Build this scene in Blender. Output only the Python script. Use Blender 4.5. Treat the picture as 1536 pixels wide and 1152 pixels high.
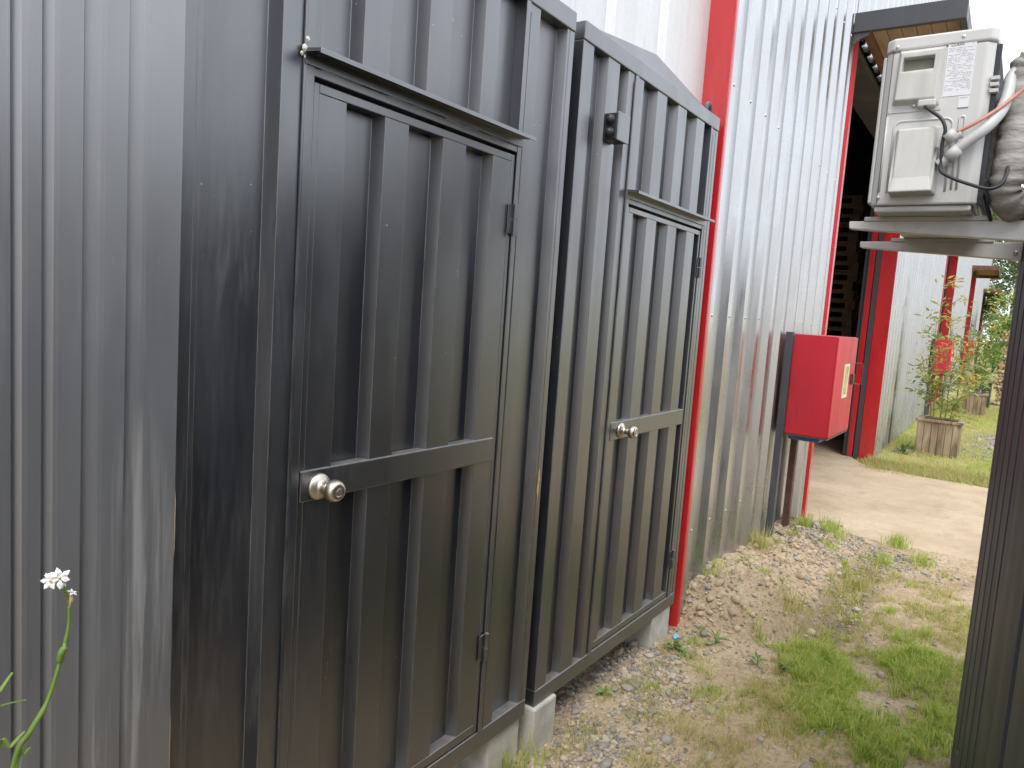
import bpy, bmesh, math, random
import numpy as np
from mathutils import Vector, Matrix, noise
random.seed(7); rng = np.random.default_rng(7)
for o in list(bpy.data.objects): bpy.data.objects.remove(o)
SC = bpy.context.scene; COL = SC.collection
R = math.radians

# ------------------------------------------------------------------ camera
CAM = (1.4, 0.0, 1.72); FPX = 1108.7; YAW, PITCH, ROLL = 34.323, 5.915, 3.977
def cam_axes():
    y, p, r = R(YAW), R(PITCH), R(ROLL)
    a = Vector((-math.sin(y)*math.cos(p), math.cos(y)*math.cos(p), -math.sin(p)))
    rt = Vector((math.cos(y), math.sin(y), 0)); up = rt.cross(a)
    return rt*math.cos(r)+up*math.sin(r), up*math.cos(r)-rt*math.sin(r), a
RT, UP, AX = cam_axes()
cd = bpy.data.cameras.new('camera'); co = bpy.data.objects.new('camera', cd); COL.objects.link(co)
cd.sensor_width = 36; cd.lens = 36*FPX/1536; cd.clip_start = .02; cd.clip_end = 2000
co.matrix_world = Matrix(((RT.x, UP.x, -AX.x, CAM[0]), (RT.y, UP.y, -AX.y, CAM[1]), (RT.z, UP.z, -AX.z, CAM[2]), (0, 0, 0, 1)))
SC.camera = co

# ------------------------------------------------------------------ sky, sun, exposure
SUN_EL, SUN_AZ = 58.0, 150.0          # azimuth measured clockwise from +Y
w = bpy.data.worlds.new('World'); SC.world = w; w.use_nodes = True
nt = w.node_tree; nt.nodes.clear()
sky = nt.nodes.new('ShaderNodeTexSky'); sky.sky_type = 'NISHITA'; sky.sun_disc = False
sky.sun_elevation = R(SUN_EL); sky.sun_rotation = R(SUN_AZ); sky.dust_density = 4; sky.air_density = 1.0
hs = nt.nodes.new('ShaderNodeHueSaturation'); hs.inputs['Saturation'].default_value = .25
mixc = nt.nodes.new('ShaderNodeMix'); mixc.data_type = 'RGBA'
mixc.inputs['Factor'].default_value = .75; mixc.inputs[7].default_value = (9.9, 10.5, 11.6, 1)   # even cloud cover
bg = nt.nodes.new('ShaderNodeBackground'); bg.inputs['Strength'].default_value = .11
wo = nt.nodes.new('ShaderNodeOutputWorld')
nt.links.new(sky.outputs[0], hs.inputs['Color']); nt.links.new(hs.outputs[0], mixc.inputs[6])
nt.links.new(mixc.outputs[2], bg.inputs['Color']); nt.links.new(bg.outputs[0], wo.inputs['Surface'])
sl = bpy.data.lights.new('sun', 'SUN'); sl.energy = 1.0; sl.angle = R(25); sl.color = (1, .95, .87)
so = bpy.data.objects.new('sun', sl); COL.objects.link(so); so.location = (4, -3, 12)
sd = Vector((math.sin(R(SUN_AZ))*math.cos(R(SUN_EL)), math.cos(R(SUN_AZ))*math.cos(R(SUN_EL)), math.sin(R(SUN_EL))))
so.rotation_euler = (-sd).to_track_quat('-Z', 'Y').to_euler()
SC.view_settings.view_transform = 'Standard'; SC.view_settings.look = 'None'
SC.view_settings.gamma = 1; SC.view_settings.use_curve_mapping = False
SC.view_settings.exposure = 0.90

# ------------------------------------------------------------------ materials
class NT:
    def __init__(s, name):
        s.m = bpy.data.materials.new(name); s.m.use_nodes = True; s.t = s.m.node_tree
        s.b = s.t.nodes['Principled BSDF']; s.out = s.t.nodes['Material Output']
        s.g = s.t.nodes.new('ShaderNodeNewGeometry')
    def n(s, typ, **kw):
        x = s.t.nodes.new('ShaderNode'+typ)
        for k, v in kw.items(): setattr(x, k, v)
        return x
    def l(s, a, b): s.t.links.new(a, b)
    def noise(s, scale, stretch=(1, 1, 1), detail=4, rough=.55, off=(0, 0, 0), dist=0):
        mp = s.n('Mapping'); mp.inputs['Scale'].default_value = stretch; mp.inputs['Location'].default_value = off
        s.l(s.g.outputs['Position'], mp.inputs['Vector'])
        x = s.n('TexNoise'); x.inputs['Scale'].default_value = scale; x.inputs['Detail'].default_value = detail
        x.inputs['Roughness'].default_value = rough; x.inputs['Distortion'].default_value = dist
        s.l(mp.outputs[0], x.inputs['Vector']); return x.outputs['Fac']
    def ramp(s, fac, stops, interp='LINEAR'):
        r = s.n('ValToRGB'); e = r.color_ramp.elements; r.color_ramp.interpolation = interp
        while len(e) < len(stops): e.new(.5)
        for i, (p, c) in enumerate(stops):
            e[i].position = p
            e[i].color = (c, c, c, 1) if isinstance(c, (int, float)) else tuple(c)+(1,)
        s.l(fac, r.inputs[0]); return r.outputs[0]
    def mix(s, fac, a, b, mode='MIX'):
        x = s.n('Mix', data_type='RGBA', blend_type=mode)
        for i, v in ((0, fac), (6, a), (7, b)):
            if hasattr(v, 'links') or hasattr(v, 'is_linked'): s.l(v, x.inputs[i])
            elif i == 0: x.inputs[0].default_value = v
            else: x.inputs[i].default_value = tuple(v)+(1,)
        return x.outputs[2]
    def math(s, op, a, b=None, clamp=False):
        x = s.n('Math', operation=op, use_clamp=clamp)
        for i, v in ((0, a), (1, b)):
            if v is None: continue
            if isinstance(v, (int, float)): x.inputs[i].default_value = v
            else: s.l(v, x.inputs[i])
        return x.outputs[0]
    def rng(s, fac, a, b, lo=0., hi=1.):
        x = s.n('MapRange'); s.l(fac, x.inputs[0])
        for i, v in ((1, lo), (2, hi), (3, a), (4, b)): x.inputs[i].default_value = v
        return x.outputs[0]
    def bump(s, h, strength=.2, dist=.01, prev=None):
        b = s.n('Bump'); b.inputs['Strength'].default_value = strength; b.inputs['Distance'].default_value = dist
        s.l(h, b.inputs['Height'])
        if prev is not None: s.l(prev, b.inputs['Normal'])
        return b.outputs[0]
    def set(s, **kw):
        for k, v in kw.items():
            i = s.b.inputs[k.replace('_', ' ')]
            if hasattr(v, 'is_linked'): s.l(v, i)
            elif isinstance(v, (tuple, list)): i.default_value = tuple(v)+(1,) if len(v) == 3 else v
            else: i.default_value = v
        return s
MAT = {}
def sc3(c, f): return tuple(min(1, x*f) for x in c)
def simple(name, c, rough=.5, metal=0., var=.18, scale=4, stretch=(1, 1, 1), bump=.1, bscale=60, bdist=.002, ior=1.5, coat=0.):
    t = NT(name); f = t.noise(scale, stretch)
    t.set(Base_Color=t.ramp(f, [(.3, sc3(c, 1-var)), (.7, sc3(c, 1+var))]), Metallic=metal, IOR=ior, Coat_Weight=coat,
          Roughness=t.rng(t.noise(scale*2.3, stretch), max(.05, rough-.09), min(1, rough+.09), .3, .7))
    if bump: t.set(Normal=t.bump(t.noise(bscale, stretch), bump, bdist))
    MAT[name] = t.m; return t.m

def painted(name, c, rough, dust=.55, chips=.5, ior=1.55, coat=.25, scuff=None, worn=0.):
    t = NT(name)
    big = t.noise(1.6, (1, 1, .35)); streak = t.noise(26, (1, 1, .05), 6, .65)
    col = t.ramp(big, [(.3, sc3(c, .8)), (.7, sc3(c, 1.25))])
    col = t.mix(t.rng(streak, 0, .22, .56, .75), col, sc3(c, 2.6))
    grime = t.math('MULTIPLY', t.rng(t.noise(1.3, (1, 1, .6), 5, .6, off=(4, 1, 2)), 0, 1, .48, .66), t.rng(t.noise(60, (1, 1, .12), 6, .7), 0, 1, .45, .7))
    col = t.mix(t.math('MULTIPLY', grime, .16), col, (.26, .25, .235))
    # flecks of old paint and grit
    vo = t.n('TexVoronoi'); vo.inputs['Scale'].default_value = 34; t.l(t.g.outputs['Position'], vo.inputs['Vector'])
    fl = t.math('MULTIPLY', t.math('LESS_THAN', t.math('ADD', vo.outputs['Distance'], t.math('MULTIPLY', t.noise(120), .12)), .135), t.math('GREATER_THAN', t.noise(5, off=(3, 7, 1)), .60))
    col = t.mix(t.math('MULTIPLY', fl, chips), col, (.42, .41, .39))
    # dust on what faces up
    sx = t.n('SeparateXYZ'); t.l(t.g.outputs['True Normal'], sx.inputs[0])
    dn = t.math('MULTIPLY', t.rng(sx.outputs['Z'], 0, dust, .35, .8), t.rng(t.noise(30), .55, 1, .3, .6))
    col = t.mix(dn, col, (.30, .285, .26))
    if worn:      # paint rubbed thin along the folds
        bv = t.n('Bevel', samples=4); bv.inputs['Radius'].default_value = .0035
        dt = t.n('VectorMath', operation='DOT_PRODUCT'); t.l(bv.outputs[0], dt.inputs[0]); t.l(t.g.outputs['True Normal'], dt.inputs[1])
        ed = t.math('MULTIPLY', t.rng(dt.outputs['Value'], 1, 0, .90, .985), t.rng(t.noise(14, (1, 1, .3), 5, .7, off=(1, 4, 6)), 0, 1, .42, .60))
        col = t.mix(t.math('MULTIPLY', ed, worn), col, (.30, .30, .30))
    rr = t.math('ADD', t.rng(t.noise(7, (1, 1, .25)), rough-.07, rough+.09, .3, .7), t.math('MULTIPLY', grime, .12))
    if scuff:
        p = t.n('SeparateXYZ'); t.l(t.g.outputs['Position'], p.inputs[0])
        m = None
        for (yc, zc, wy, wz) in scuff:
            a = t.math('POWER', t.math('DIVIDE', t.math('SUBTRACT', p.outputs['Y'], yc), wy), 2.)
            b = t.math('POWER', t.math('DIVIDE', t.math('SUBTRACT', p.outputs['Z'], zc), wz), 2.)
            g = t.math('SUBTRACT', 1., t.math('ADD', a, b), clamp=True)
            m = g if m is None else t.math('MAXIMUM', m, g)
        st = t.rng(t.noise(48, (1, 1, .035), 7, .7, dist=.6), 0, 1, .47, .63)
        m = t.math('MULTIPLY', t.rng(m, 0, 1, 0, .55), st)
        col = t.mix(t.math('MULTIPLY', m, .62), col, (.36, .36, .35))
    wav = t.noise(3.2, (1, 1, .5), 2)
    nb = t.bump(wav, .22, .012); nb = t.bump(t.noise(190), .05, .001, nb)
    t.set(Base_Color=col, Roughness=rr, IOR=ior, Coat_Weight=coat, Coat_Roughness=rough*.8, Normal=nb)
    MAT[name] = t.m; return t.m

def galvanised(name, c, rough, metal=.85):
    t = NT(name)
    vo = t.n('TexVoronoi'); vo.inputs['Scale'].default_value = 55; t.l(t.g.outputs['Position'], vo.inputs['Vector'])
    sp = t.n('SeparateColor'); t.l(vo.outputs['Color'], sp.inputs[0])
    col = t.ramp(sp.outputs[0], [(0, sc3(c, .975)), (1, sc3(c, 1.02))])
    st = t.noise(30, (1, 1, .03), 6, .65)
    col = t.mix(t.rng(st, 0, .35, .56, .74), col, sc3(c, .45))
    drip = t.math('MULTIPLY', t.rng(t.noise(120, (1, 1, .02), 5, .7), 0, 1, .62, .68), t.rng(t.noise(3, (1, 1, .4), off=(5, 2, 8)), 0, .75, .5, .62))
    col = t.mix(drip, col, (.12, .115, .11))
    t.set(Base_Color=col, Metallic=metal, Roughness=t.rng(t.noise(9, (1, 1, .3)), rough-.08, rough+.1, .3, .7),
          Normal=t.bump(t.noise(1.8, (1, 1, .3), 2), .12, .012))
    MAT[name] = t.m; return t.m

painted('charcoal_paint', (.0090, .0115, .0165), .37, ior=2.25, coat=.5, chips=.7, worn=.55)
painted('slate_paint', (.105, .108, .114), .42, chips=.12, ior=2.4, coat=.5, scuff=[(.755, 1.12, .085, .38), (.72, .80, .06, .2)])
painted('wall_paint', (.050, .055, .072), .5, chips=.1, coat=0., ior=1.4)
painted('steel_grey', (.17, .168, .165), .42, dust=.25, chips=.2, coat=0)
painted('beam_paint', (.05, .052, .06), .5, chips=.4, coat=0)
painted('red_paint', (.50, .016, .020), .30, dust=.3, chips=.2, coat=.5)
painted('cabinet_red', (.48, .018, .032), .46, dust=.35, chips=.12, coat=0., ior=1.42)
galvanised('galvanised', (.47, .475, .478), .30, .92)
galvanised('galvanised_pale', (.62, .625, .63), .5, .3)
simple('satin_nickel', (.60, .55, .47), .36, 1, .06, 20, bump=0)
simple('black_plastic', (.022, .022, .026), .42, 0, .2, 30)
simple('rubber', (.025, .026, .032), .55, 0, .2, 30)
simple('concrete_block', (.46, .44, .39), .9, 0, .2, 14, bump=.5, bscale=80, bdist=.004)
simple('ac_shell', (.54, .535, .515), .42, 0, .06, 3, bump=.03, bscale=300)
simple('ac_plastic', (.51, .50, .465), .48, 0, .10, 22, (1, 1, .2), bump=.03, bscale=200)
simple('ac_label', (.66, .66, .68), .4, 0, .03, 6, bump=0)
simple('print_grey', (.52, .53, .55), .6, 0, .05, 6, bump=0)
simple('print_dark', (.16, .17, .19), .6, 0, .05, 6, bump=0)
simple('coil_black', (.02, .022, .026), .5, .3, .3, 90, (1, 1, 1))
simple('arm_enamel', (.60, .59, .575), .40, 0, .12, 9, bump=.03)
simple('pvc_white', (.46, .455, .445), .42, 0, .08, 14, bump=.05)
simple('pipe_wrap', (.30, .285, .26), .68, 0, .18, 16, (1, 1, 2.5), bump=.55, bscale=26, bdist=.012)
simple('copper_pink', (.50, .22, .17), .45, 0, .15, 20)
simple('screw_steel', (.5, .5, .5), .35, .9, .1, 60, bump=0)
simple('rust_steel', (.135, .062, .045), .75, 0, .35, 12, bump=.2)
simple('ply_rust', (.36, .17, .115), .8, 0, .2, 10)
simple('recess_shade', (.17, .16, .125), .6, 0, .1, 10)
simple('ply_board', (.34, .25, .19), .8, 0, .18, 16, (1, .12, 1), bump=.15)
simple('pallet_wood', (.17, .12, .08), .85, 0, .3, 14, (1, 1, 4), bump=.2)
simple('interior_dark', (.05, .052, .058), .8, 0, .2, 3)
simple('blue_plastic', (.03, .13, .34), .45, 0, .2, 8)
simple('litter_blue', (.13, .42, .72), .4, 0, .1, 40)
simple('litter_red', (.55, .05, .04), .5, 0, .2, 40)
simple('litter_white', (.75, .74, .72), .6, 0, .1, 40)
simple('window_pane', (.34, .37, .16), .3, 0, .25, 9, bump=0)
simple('cream_trim', (.72, .64, .42), .5, 0, .1, 20, bump=0)
simple('brass_dark', (.12, .07, .05), .5, .5, .2, 40, bump=0)
simple('petal', (.86, .85, .82), .55, 0, .06, 60, bump=0)
simple('petal_old', (.62, .50, .26), .6, 0, .2, 80, bump=0)
simple('bark', (.20, .16, .12), .9, 0, .3, 8, (1, 1, .25), bump=.5, bscale=18, bdist=.02)
simple('twig', (.22, .17, .10), .85, 0, .3, 20)
simple('log_bark', (.16, .10, .065), .9, 0, .3, 10)
simple('chipped_paint', (.55, .53, .46), .7, 0, .3, 90, bump=.4, bscale=120)
simple('bare_timber', (.52, .34, .18), .8, 0, .2, 60)

def planter_wood():
    t = NT('weathered_wood')
    f = t.noise(7, (1, 1, .16), 6, .65, dist=.8)
    col = t.ramp(f, [(.30, (.07, .05, .038)), (.46, (.24, .17, .11)), (.62, (.40, .31, .21)), (.8, (.52, .44, .33))])
    sx = t.n('SeparateXYZ'); t.l(t.g.outputs['Position'], sx.inputs[0])
    moss = t.math('MULTIPLY', t.rng(sx.outputs['Z'], 1, 0, .02, .26), t.rng(t.noise(6), 0, .6, .42, .6))
    col = t.mix(moss, col, (.10, .13, .05))
    t.set(Base_Color=col, Roughness=.88, Normal=t.bump(f, .5, .01)); MAT['weathered_wood'] = t.m
planter_wood()

def leafmat(name, stops, trans=.25, rough=.5, scale=6):
    t = NT(name)
    r = t.math('ADD', t.math('MULTIPLY', t.g.outputs['Random Per Island'], .40), t.rng(t.noise(scale, detail=3), 0, .7, .25, .75))
    col = t.ramp(r, stops)
    tr = t.n('BsdfTranslucent'); t.l(col, tr.inputs['Color'])
    mx = t.n('MixShader'); mx.inputs[0].default_value = trans
    t.set(Base_Color=col, Roughness=rough)
    t.l(t.b.outputs[0], mx.inputs[1]); t.l(tr.outputs[0], mx.inputs[2]); t.l(mx.outputs[0], t.out.inputs['Surface'])
    MAT[name] = t.m
leafmat('grass_green', [(.15, (.21, .31, .04)), (.5, (.46, .57, .11)), (.9, (.70, .69, .24))], .5, scale=17)
leafmat('grass_dry', [(.15, (.29, .35, .08)), (.5, (.52, .50, .17)), (.9, (.70, .60, .33))], .45, scale=13)
leafmat('weed_leaf', [(.2, (.12, .20, .05)), (.8, (.28, .40, .12))], .4, scale=20)
leafmat('shrub_leaf', [(.2, (.14, .22, .04)), (.45, (.28, .36, .09)), (.66, (.50, .46, .12)), (.88, (.60, .32, .06))], .4, scale=2.2)
leafmat('shrub_leaf_green', [(.2, (.12, .21, .04)), (.5, (.22, .33, .08)), (.85, (.42, .47, .14))], .4, scale=2.2)
leafmat('tree_leaf', [(.2, (.05, .085, .03)), (.5, (.10, .15, .055)), (.85, (.22, .28, .11))], .3, scale=.5)
leafmat('tree_leaf_bright', [(.2, (.07, .13, .025)), (.5, (.15, .25, .04)), (.85, (.28, .36, .08))], .35, scale=.8)
leafmat('stem_green', [(.2, (.13, .24, .04)), (.8, (.24, .36, .07))], .15)

def islandmat(name, stops, rough=.85, bump=.3, bscale=90):
    t = NT(name)
    col = t.ramp(t.g.outputs['Random Per Island'], stops)
    col = t.mix(t.rng(t.noise(50, detail=3), 0, .5, .45, .7), col, (.42, .36, .28))
    t.set(Base_Color=col, Roughness=rough, Normal=t.bump(t.noise(bscale), bump, .003)); MAT[name] = t.m
islandmat('gravel', [(.05, (.14, .13, .12)), (.4, (.27, .245, .22)), (.7, (.40, .34, .28)), (.95, (.52, .42, .31))])
islandmat('clod', [(.1, (.34, .255, .165)), (.9, (.50, .39, .265))], .95, .6, 160)
islandmat('log_end', [(.1, (.34, .21, .10)), (.5, (.48, .33, .18)), (.9, (.60, .45, .27))], .85, .2, 40)
def stonemat():
    t = NT('river_stone')
    oi = t.n('ObjectInfo')
    col = t.ramp(oi.outputs['Random'], [(.0, (.15, .143, .135)), (.3, (.25, .235, .215)), (.6, (.36, .32, .27)), (.85, (.46, .36, .25)), (1, (.40, .38, .35))])
    col = t.mix(t.rng(t.noise(45, detail=5), 0, .5, .4, .7), col, (.40, .35, .28))
    t.set(Base_Color=col, Roughness=.82, Normal=t.bump(t.noise(120), .35, .003)); MAT['river_stone'] = t.m
stonemat()

def soilmat():
    t = NT('soil')
    sx = t.n('SeparateXYZ'); t.l(t.g.outputs['Position'], sx.inputs[0])
    f = t.noise(2.2, detail=8, rough=.62); g = t.noise(38, detail=6, rough=.7)
    col = t.ramp(f, [(.3, (.39, .285, .175)), (.5, (.53, .41, .265)), (.72, (.62, .50, .345))])
    col = t.mix(t.rng(g, 0, .75, .46, .70), col, (.25, .18, .115))
    runnel_dark = t.math('MULTIPLY', t.math('MULTIPLY', t.rng(t.math('ABSOLUTE', t.math('SUBTRACT', sx.outputs['X'], t.math('ADD', .50, t.math('MULTIPLY', t.noise(3), .3)))), 1, 0, .04, .14), t.rng(sx.outputs['Y'], 0, 1, 3.9, 4.3)), t.rng(sx.outputs['Y'], 1, 0, 5.6, 6.1))
    col = t.mix(t.math('MULTIPLY', runnel_dark, .7), col, (.20, .15, .105))  # darker soil colour in a band along the runnel
    col = t.mix(t.rng(t.noise(6.5, detail=6, rough=.7, off=(2, 9, 4)), 0, .6, .54, .68), col, (.30, .235, .165))
    vo = t.n('TexVoronoi'); vo.inputs['Scale'].default_value = 42; t.l(t.g.outputs['Position'], vo.inputs['Vector'])
    sep = t.n('SeparateColor'); t.l(vo.outputs['Color'], sep.inputs[0])
    peb = t.math('MULTIPLY', t.math('LESS_THAN', vo.outputs['Distance'], .30), t.math('GREATER_THAN', sep.outputs[0], .62))
    col = t.mix(t.math('MULTIPLY', peb, .7), col, t.ramp(sep.outputs[1], [(0, (.16, .15, .14)), (1, (.42, .38, .33))]))
    # turf beyond the concrete apron
    far = t.rng(t.math('ADD', sx.outputs['Y'], t.math('MULTIPLY', t.noise(1.7), 1.4)), 0, 1, 10.5, 10.9)
    turf = t.ramp(t.noise(1.3, detail=7, rough=.65), [(.3, (.26, .26, .08)), (.5, (.36, .34, .12)), (.7, (.48, .41, .22))])
    # gravel drive crossing the turf
    drv = t.math('MULTIPLY', t.rng(t.math('ADD', sx.outputs['X'], t.math('MULTIPLY', t.noise(2.5), .8)), 0, 1, 1.05, 1.4),
                 t.math('MULTIPLY', t.rng(sx.outputs['Y'], 0, 1, 12.6, 13.1), t.rng(sx.outputs['Y'], 1, 0, 15.6, 16.4)))
    vg = t.ramp(t.noise(30, detail=6, rough=.7), [(.35, (.17, .15, .135)), (.6, (.33, .29, .25))])
    turf = t.mix(drv, turf, vg)
    col = t.mix(far, col, turf)
    nb = t.bump(g, .9, .02); nb = t.bump(t.noise(160, detail=4), .5, .004, nb)
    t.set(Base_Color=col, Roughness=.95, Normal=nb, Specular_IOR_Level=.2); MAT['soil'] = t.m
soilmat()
def slabmat():
    t = NT('slab_concrete')
    f = t.noise(1.1, detail=8, rough=.62); g = t.noise(24, detail=6, rough=.7)
    col = t.ramp(f, [(.32, (.42, .325, .215)), (.5, (.535, .42, .29)), (.7, (.62, .505, .365))])
    col = t.mix(t.rng(g, 0, .5, .48, .72), col, (.36, .275, .19))
    col = t.mix(t.rng(t.noise(3.5, (1, .5, 1), 7, .7, off=(7, 3, 0)), 0, .55, .53, .66), col, (.40, .31, .21))
    ck = t.n('TexVoronoi', feature='DISTANCE_TO_EDGE'); ck.inputs['Scale'].default_value = .2
    ad = t.n('VectorMath', operation='ADD'); ns = t.n('TexNoise'); ns.inputs['Scale'].default_value = 2.2
    t.l(t.g.outputs['Position'], ns.inputs['Vector']); t.l(t.g.outputs['Position'], ad.inputs[0]); t.l(ns.outputs['Color'], ad.inputs[1])
    t.l(ad.outputs[0], ck.inputs['Vector'])
    col = t.mix(t.rng(ck.outputs['Distance'], .28, 0, .0005, .004), col, (.20, .155, .11))
    t.set(Base_Color=col, Roughness=.9, Normal=t.bump(g, .25, .004), Specular_IOR_Level=.25); MAT['slab_concrete'] = t.m
slabmat()

# ------------------------------------------------------------------ mesh helpers
WL = {}
class MB:
    def __init__(s, xf=None): s.v = []; s.f = []; s.xf = xf
    def add(s, vs, fs):
        b = len(s.v)
        s.v += [s.xf(*p) if s.xf else tuple(p) for p in vs]; s.f += [tuple(i+b for i in f) for f in fs]; return s
    def box(s, x0, x1, y0, y1, z0, z1):
        return s.add([(x0,y0,z0),(x1,y0,z0),(x1,y1,z0),(x0,y1,z0),(x0,y0,z1),(x1,y0,z1),(x1,y1,z1),(x0,y1,z1)],
                     [(0,3,2,1),(4,5,6,7),(0,1,5,4),(1,2,6,5),(2,3,7,6),(3,0,4,7)])
    def prism(s, lo, hi):
        n = len(lo)
        return s.add(list(lo)+list(hi), [tuple(range(n))[::-1], tuple(range(n, 2*n))]+[(i, (i+1) % n, n+(i+1) % n, n+i) for i in range(n)])
    def prism_z(s, poly, z0, z1): return s.prism([(x, y, z0) for x, y in poly], [(x, y, z1) for x, y in poly])
    def prism_y(s, poly, y0, y1): return s.prism([(x, y0, z) for x, z in poly], [(x, y1, z) for x, z in poly])
    def prism_x(s, poly, x0, x1): return s.prism([(x0, y, z) for y, z in poly], [(x1, y, z) for y, z in poly])
    def sheet(s, prof, z0, z1, th=.004):
        """vertical folded sheet: prof = [(y, x)], solid, th thick towards -x"""
        n = len(prof); V = []; F = []
        for (y, x) in prof: V += [(x, y, z0), (x, y, z1), (x-th, y, z0), (x-th, y, z1)]
        for i in range(n-1):
            a, b = 4*i, 4*i+4
            F += [(a, b, b+1, a+1), (a+2, a+3, b+3, b+2), (a+1, b+1, b+3, a+3), (a, a+2, b+2, b)]
        e = 4*(n-1); F += [(0, 1, 3, 2), (e, e+2, e+3, e+1)]
        return s.add(V, F)
    def tube(s, pts, rad, n=8, cap=True):
        pts = [Vector(p) for p in pts]; m = len(pts); rad = rad if isinstance(rad, (list, tuple)) else [rad]*m
        V = []; F = []; ref = None
        for i, p in enumerate(pts):
            d = (pts[min(i+1, m-1)]-pts[max(i-1, 0)]).normalized()
            if ref is None: ref = Vector((0, 0, 1)) if abs(d.z) < .9 else Vector((1, 0, 0))
            u = d.cross(ref).normalized(); ref = u.cross(d).normalized()
            for k in range(n):
                a = 2*math.pi*k/n; V.append(tuple(p+(u*math.cos(a)+ref*math.sin(a))*rad[i]))
        for i in range(m-1):
            for k in range(n): F.append((i*n+k, i*n+(k+1) % n, (i+1)*n+(k+1) % n, (i+1)*n+k))
        if cap: F += [tuple(range(n))[::-1], tuple(range((m-1)*n, m*n))]
        return s.add(V, F)
    def lathe(s, o, d, prof, n=20):
        o = Vector(o); d = Vector(d).normalized(); u = d.orthogonal().normalized(); w_ = d.cross(u); V = []; F = []; m = len(prof)
        for r, h in prof:
            for k in range(n):
                a = 2*math.pi*k/n; V.append(tuple(o+d*h+(u*math.cos(a)+w_*math.sin(a))*r))
        for i in range(m-1):
            for k in range(n): F.append((i*n+k, i*n+(k+1) % n, (i+1)*n+(k+1) % n, (i+1)*n+k))
        F += [tuple(range(n))[::-1], tuple(range((m-1)*n, m*n))]
        return s.add(V, F)
    def build(s, name, mat, parent=None, bevel=0, smooth=False, kind=None, label=None, recalc=True, seg=2):
        V = np.array(s.v, dtype=float); c = (V.min(0)+V.max(0))/2
        if parent is None: c[2] = V[:, 2].min()
        me = bpy.data.meshes.new(name); me.from_pydata([tuple(p) for p in V-c], [], s.f)
        if recalc:
            bm = bmesh.new(); bm.from_mesh(me); bmesh.ops.recalc_face_normals(bm, faces=bm.faces); bm.to_mesh(me); bm.free()
        me.materials.append(MAT[mat])
        if smooth:
            for p in me.polygons: p.use_smooth = True
        o = bpy.data.objects.new(name, me); COL.objects.link(o); WL[o.name] = Vector(c)
        if parent: o.parent = parent; o.location = Vector(c)-WL[parent.name]
        else: o.location = c
        if bevel:
            b = o.modifiers.new('bevel', 'BEVEL'); b.width = bevel; b.segments = seg; b.limit_method = 'ANGLE'; b.angle_limit = R(40)
        if kind: o['kind'] = kind
        if label: o['label'] = label
        return o
def thing(name, loc, label, cat, group=None):
    o = bpy.data.objects.new(name, None); COL.objects.link(o); o.location = loc; WL[o.name] = Vector(loc); o.empty_display_size = .1
    return tag(o, label, cat, group)
def tag(o, label, cat, group=None):
    o['label'] = label; o['category'] = cat
    if group: o['group'] = group
    return o
def copy_tree(src, parent=None, loc=None):
    c = src.copy(); COL.objects.link(c); c.parent = parent
    if loc is not None: c.location = loc
    for ch in src.children: copy_tree(ch, c)
    return c
def corr(y0, y1, outers, x0=0., d=.036, s=.013):
    """trapezoid sheet profile from y0 to y1 with the given outer flats"""
    p = []
    for a, b in outers:
        if a <= y0+1e-6: p.append((y0, x0))
        else: p += [(a-s, x0-d), (a, x0)]
        if b >= y1-1e-6: p.append((y1, x0))
        else: p += [(b, x0), (b+s, x0-d)]
    if not p or p[0][0] > y0+1e-6: p.insert(0, (y0, x0-d))
    if p[-1][0] < y1-1e-6: p.append((y1, x0-d))
    return p
def mesh_np(name, V, F4, mat, kind=None, F3=None):
    """big soup of quads (and triangles) from numpy arrays"""
    me = bpy.data.meshes.new(name); V = np.asarray(V, dtype=np.float32)
    nl = 0 if F4 is None else len(F4)*4; nt_ = 0 if F3 is None else len(F3)*3
    loops = np.concatenate([x.ravel() for x in (F4, F3) if x is not None]).astype(np.int32)
    tot = np.concatenate([np.full(len(x), k, np.int32) for x, k in ((F4, 4), (F3, 3)) if x is not None])
    me.vertices.add(len(V)); me.vertices.foreach_set('co', V.ravel())
    me.loops.add(len(loops)); me.loops.foreach_set('vertex_index', loops)
    me.polygons.add(len(tot)); st = np.concatenate([[0], np.cumsum(tot)[:-1]]).astype(np.int32)
    me.polygons.foreach_set('loop_start', st); me.polygons.foreach_set('loop_total', tot)
    me.update(calc_edges=True); me.validate()
    me.materials.append(MAT[mat]); o = bpy.data.objects.new(name, me); COL.objects.link(o); WL[o.name] = Vector((0, 0, 0))
    if kind: o['kind'] = kind
    return o

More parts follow.
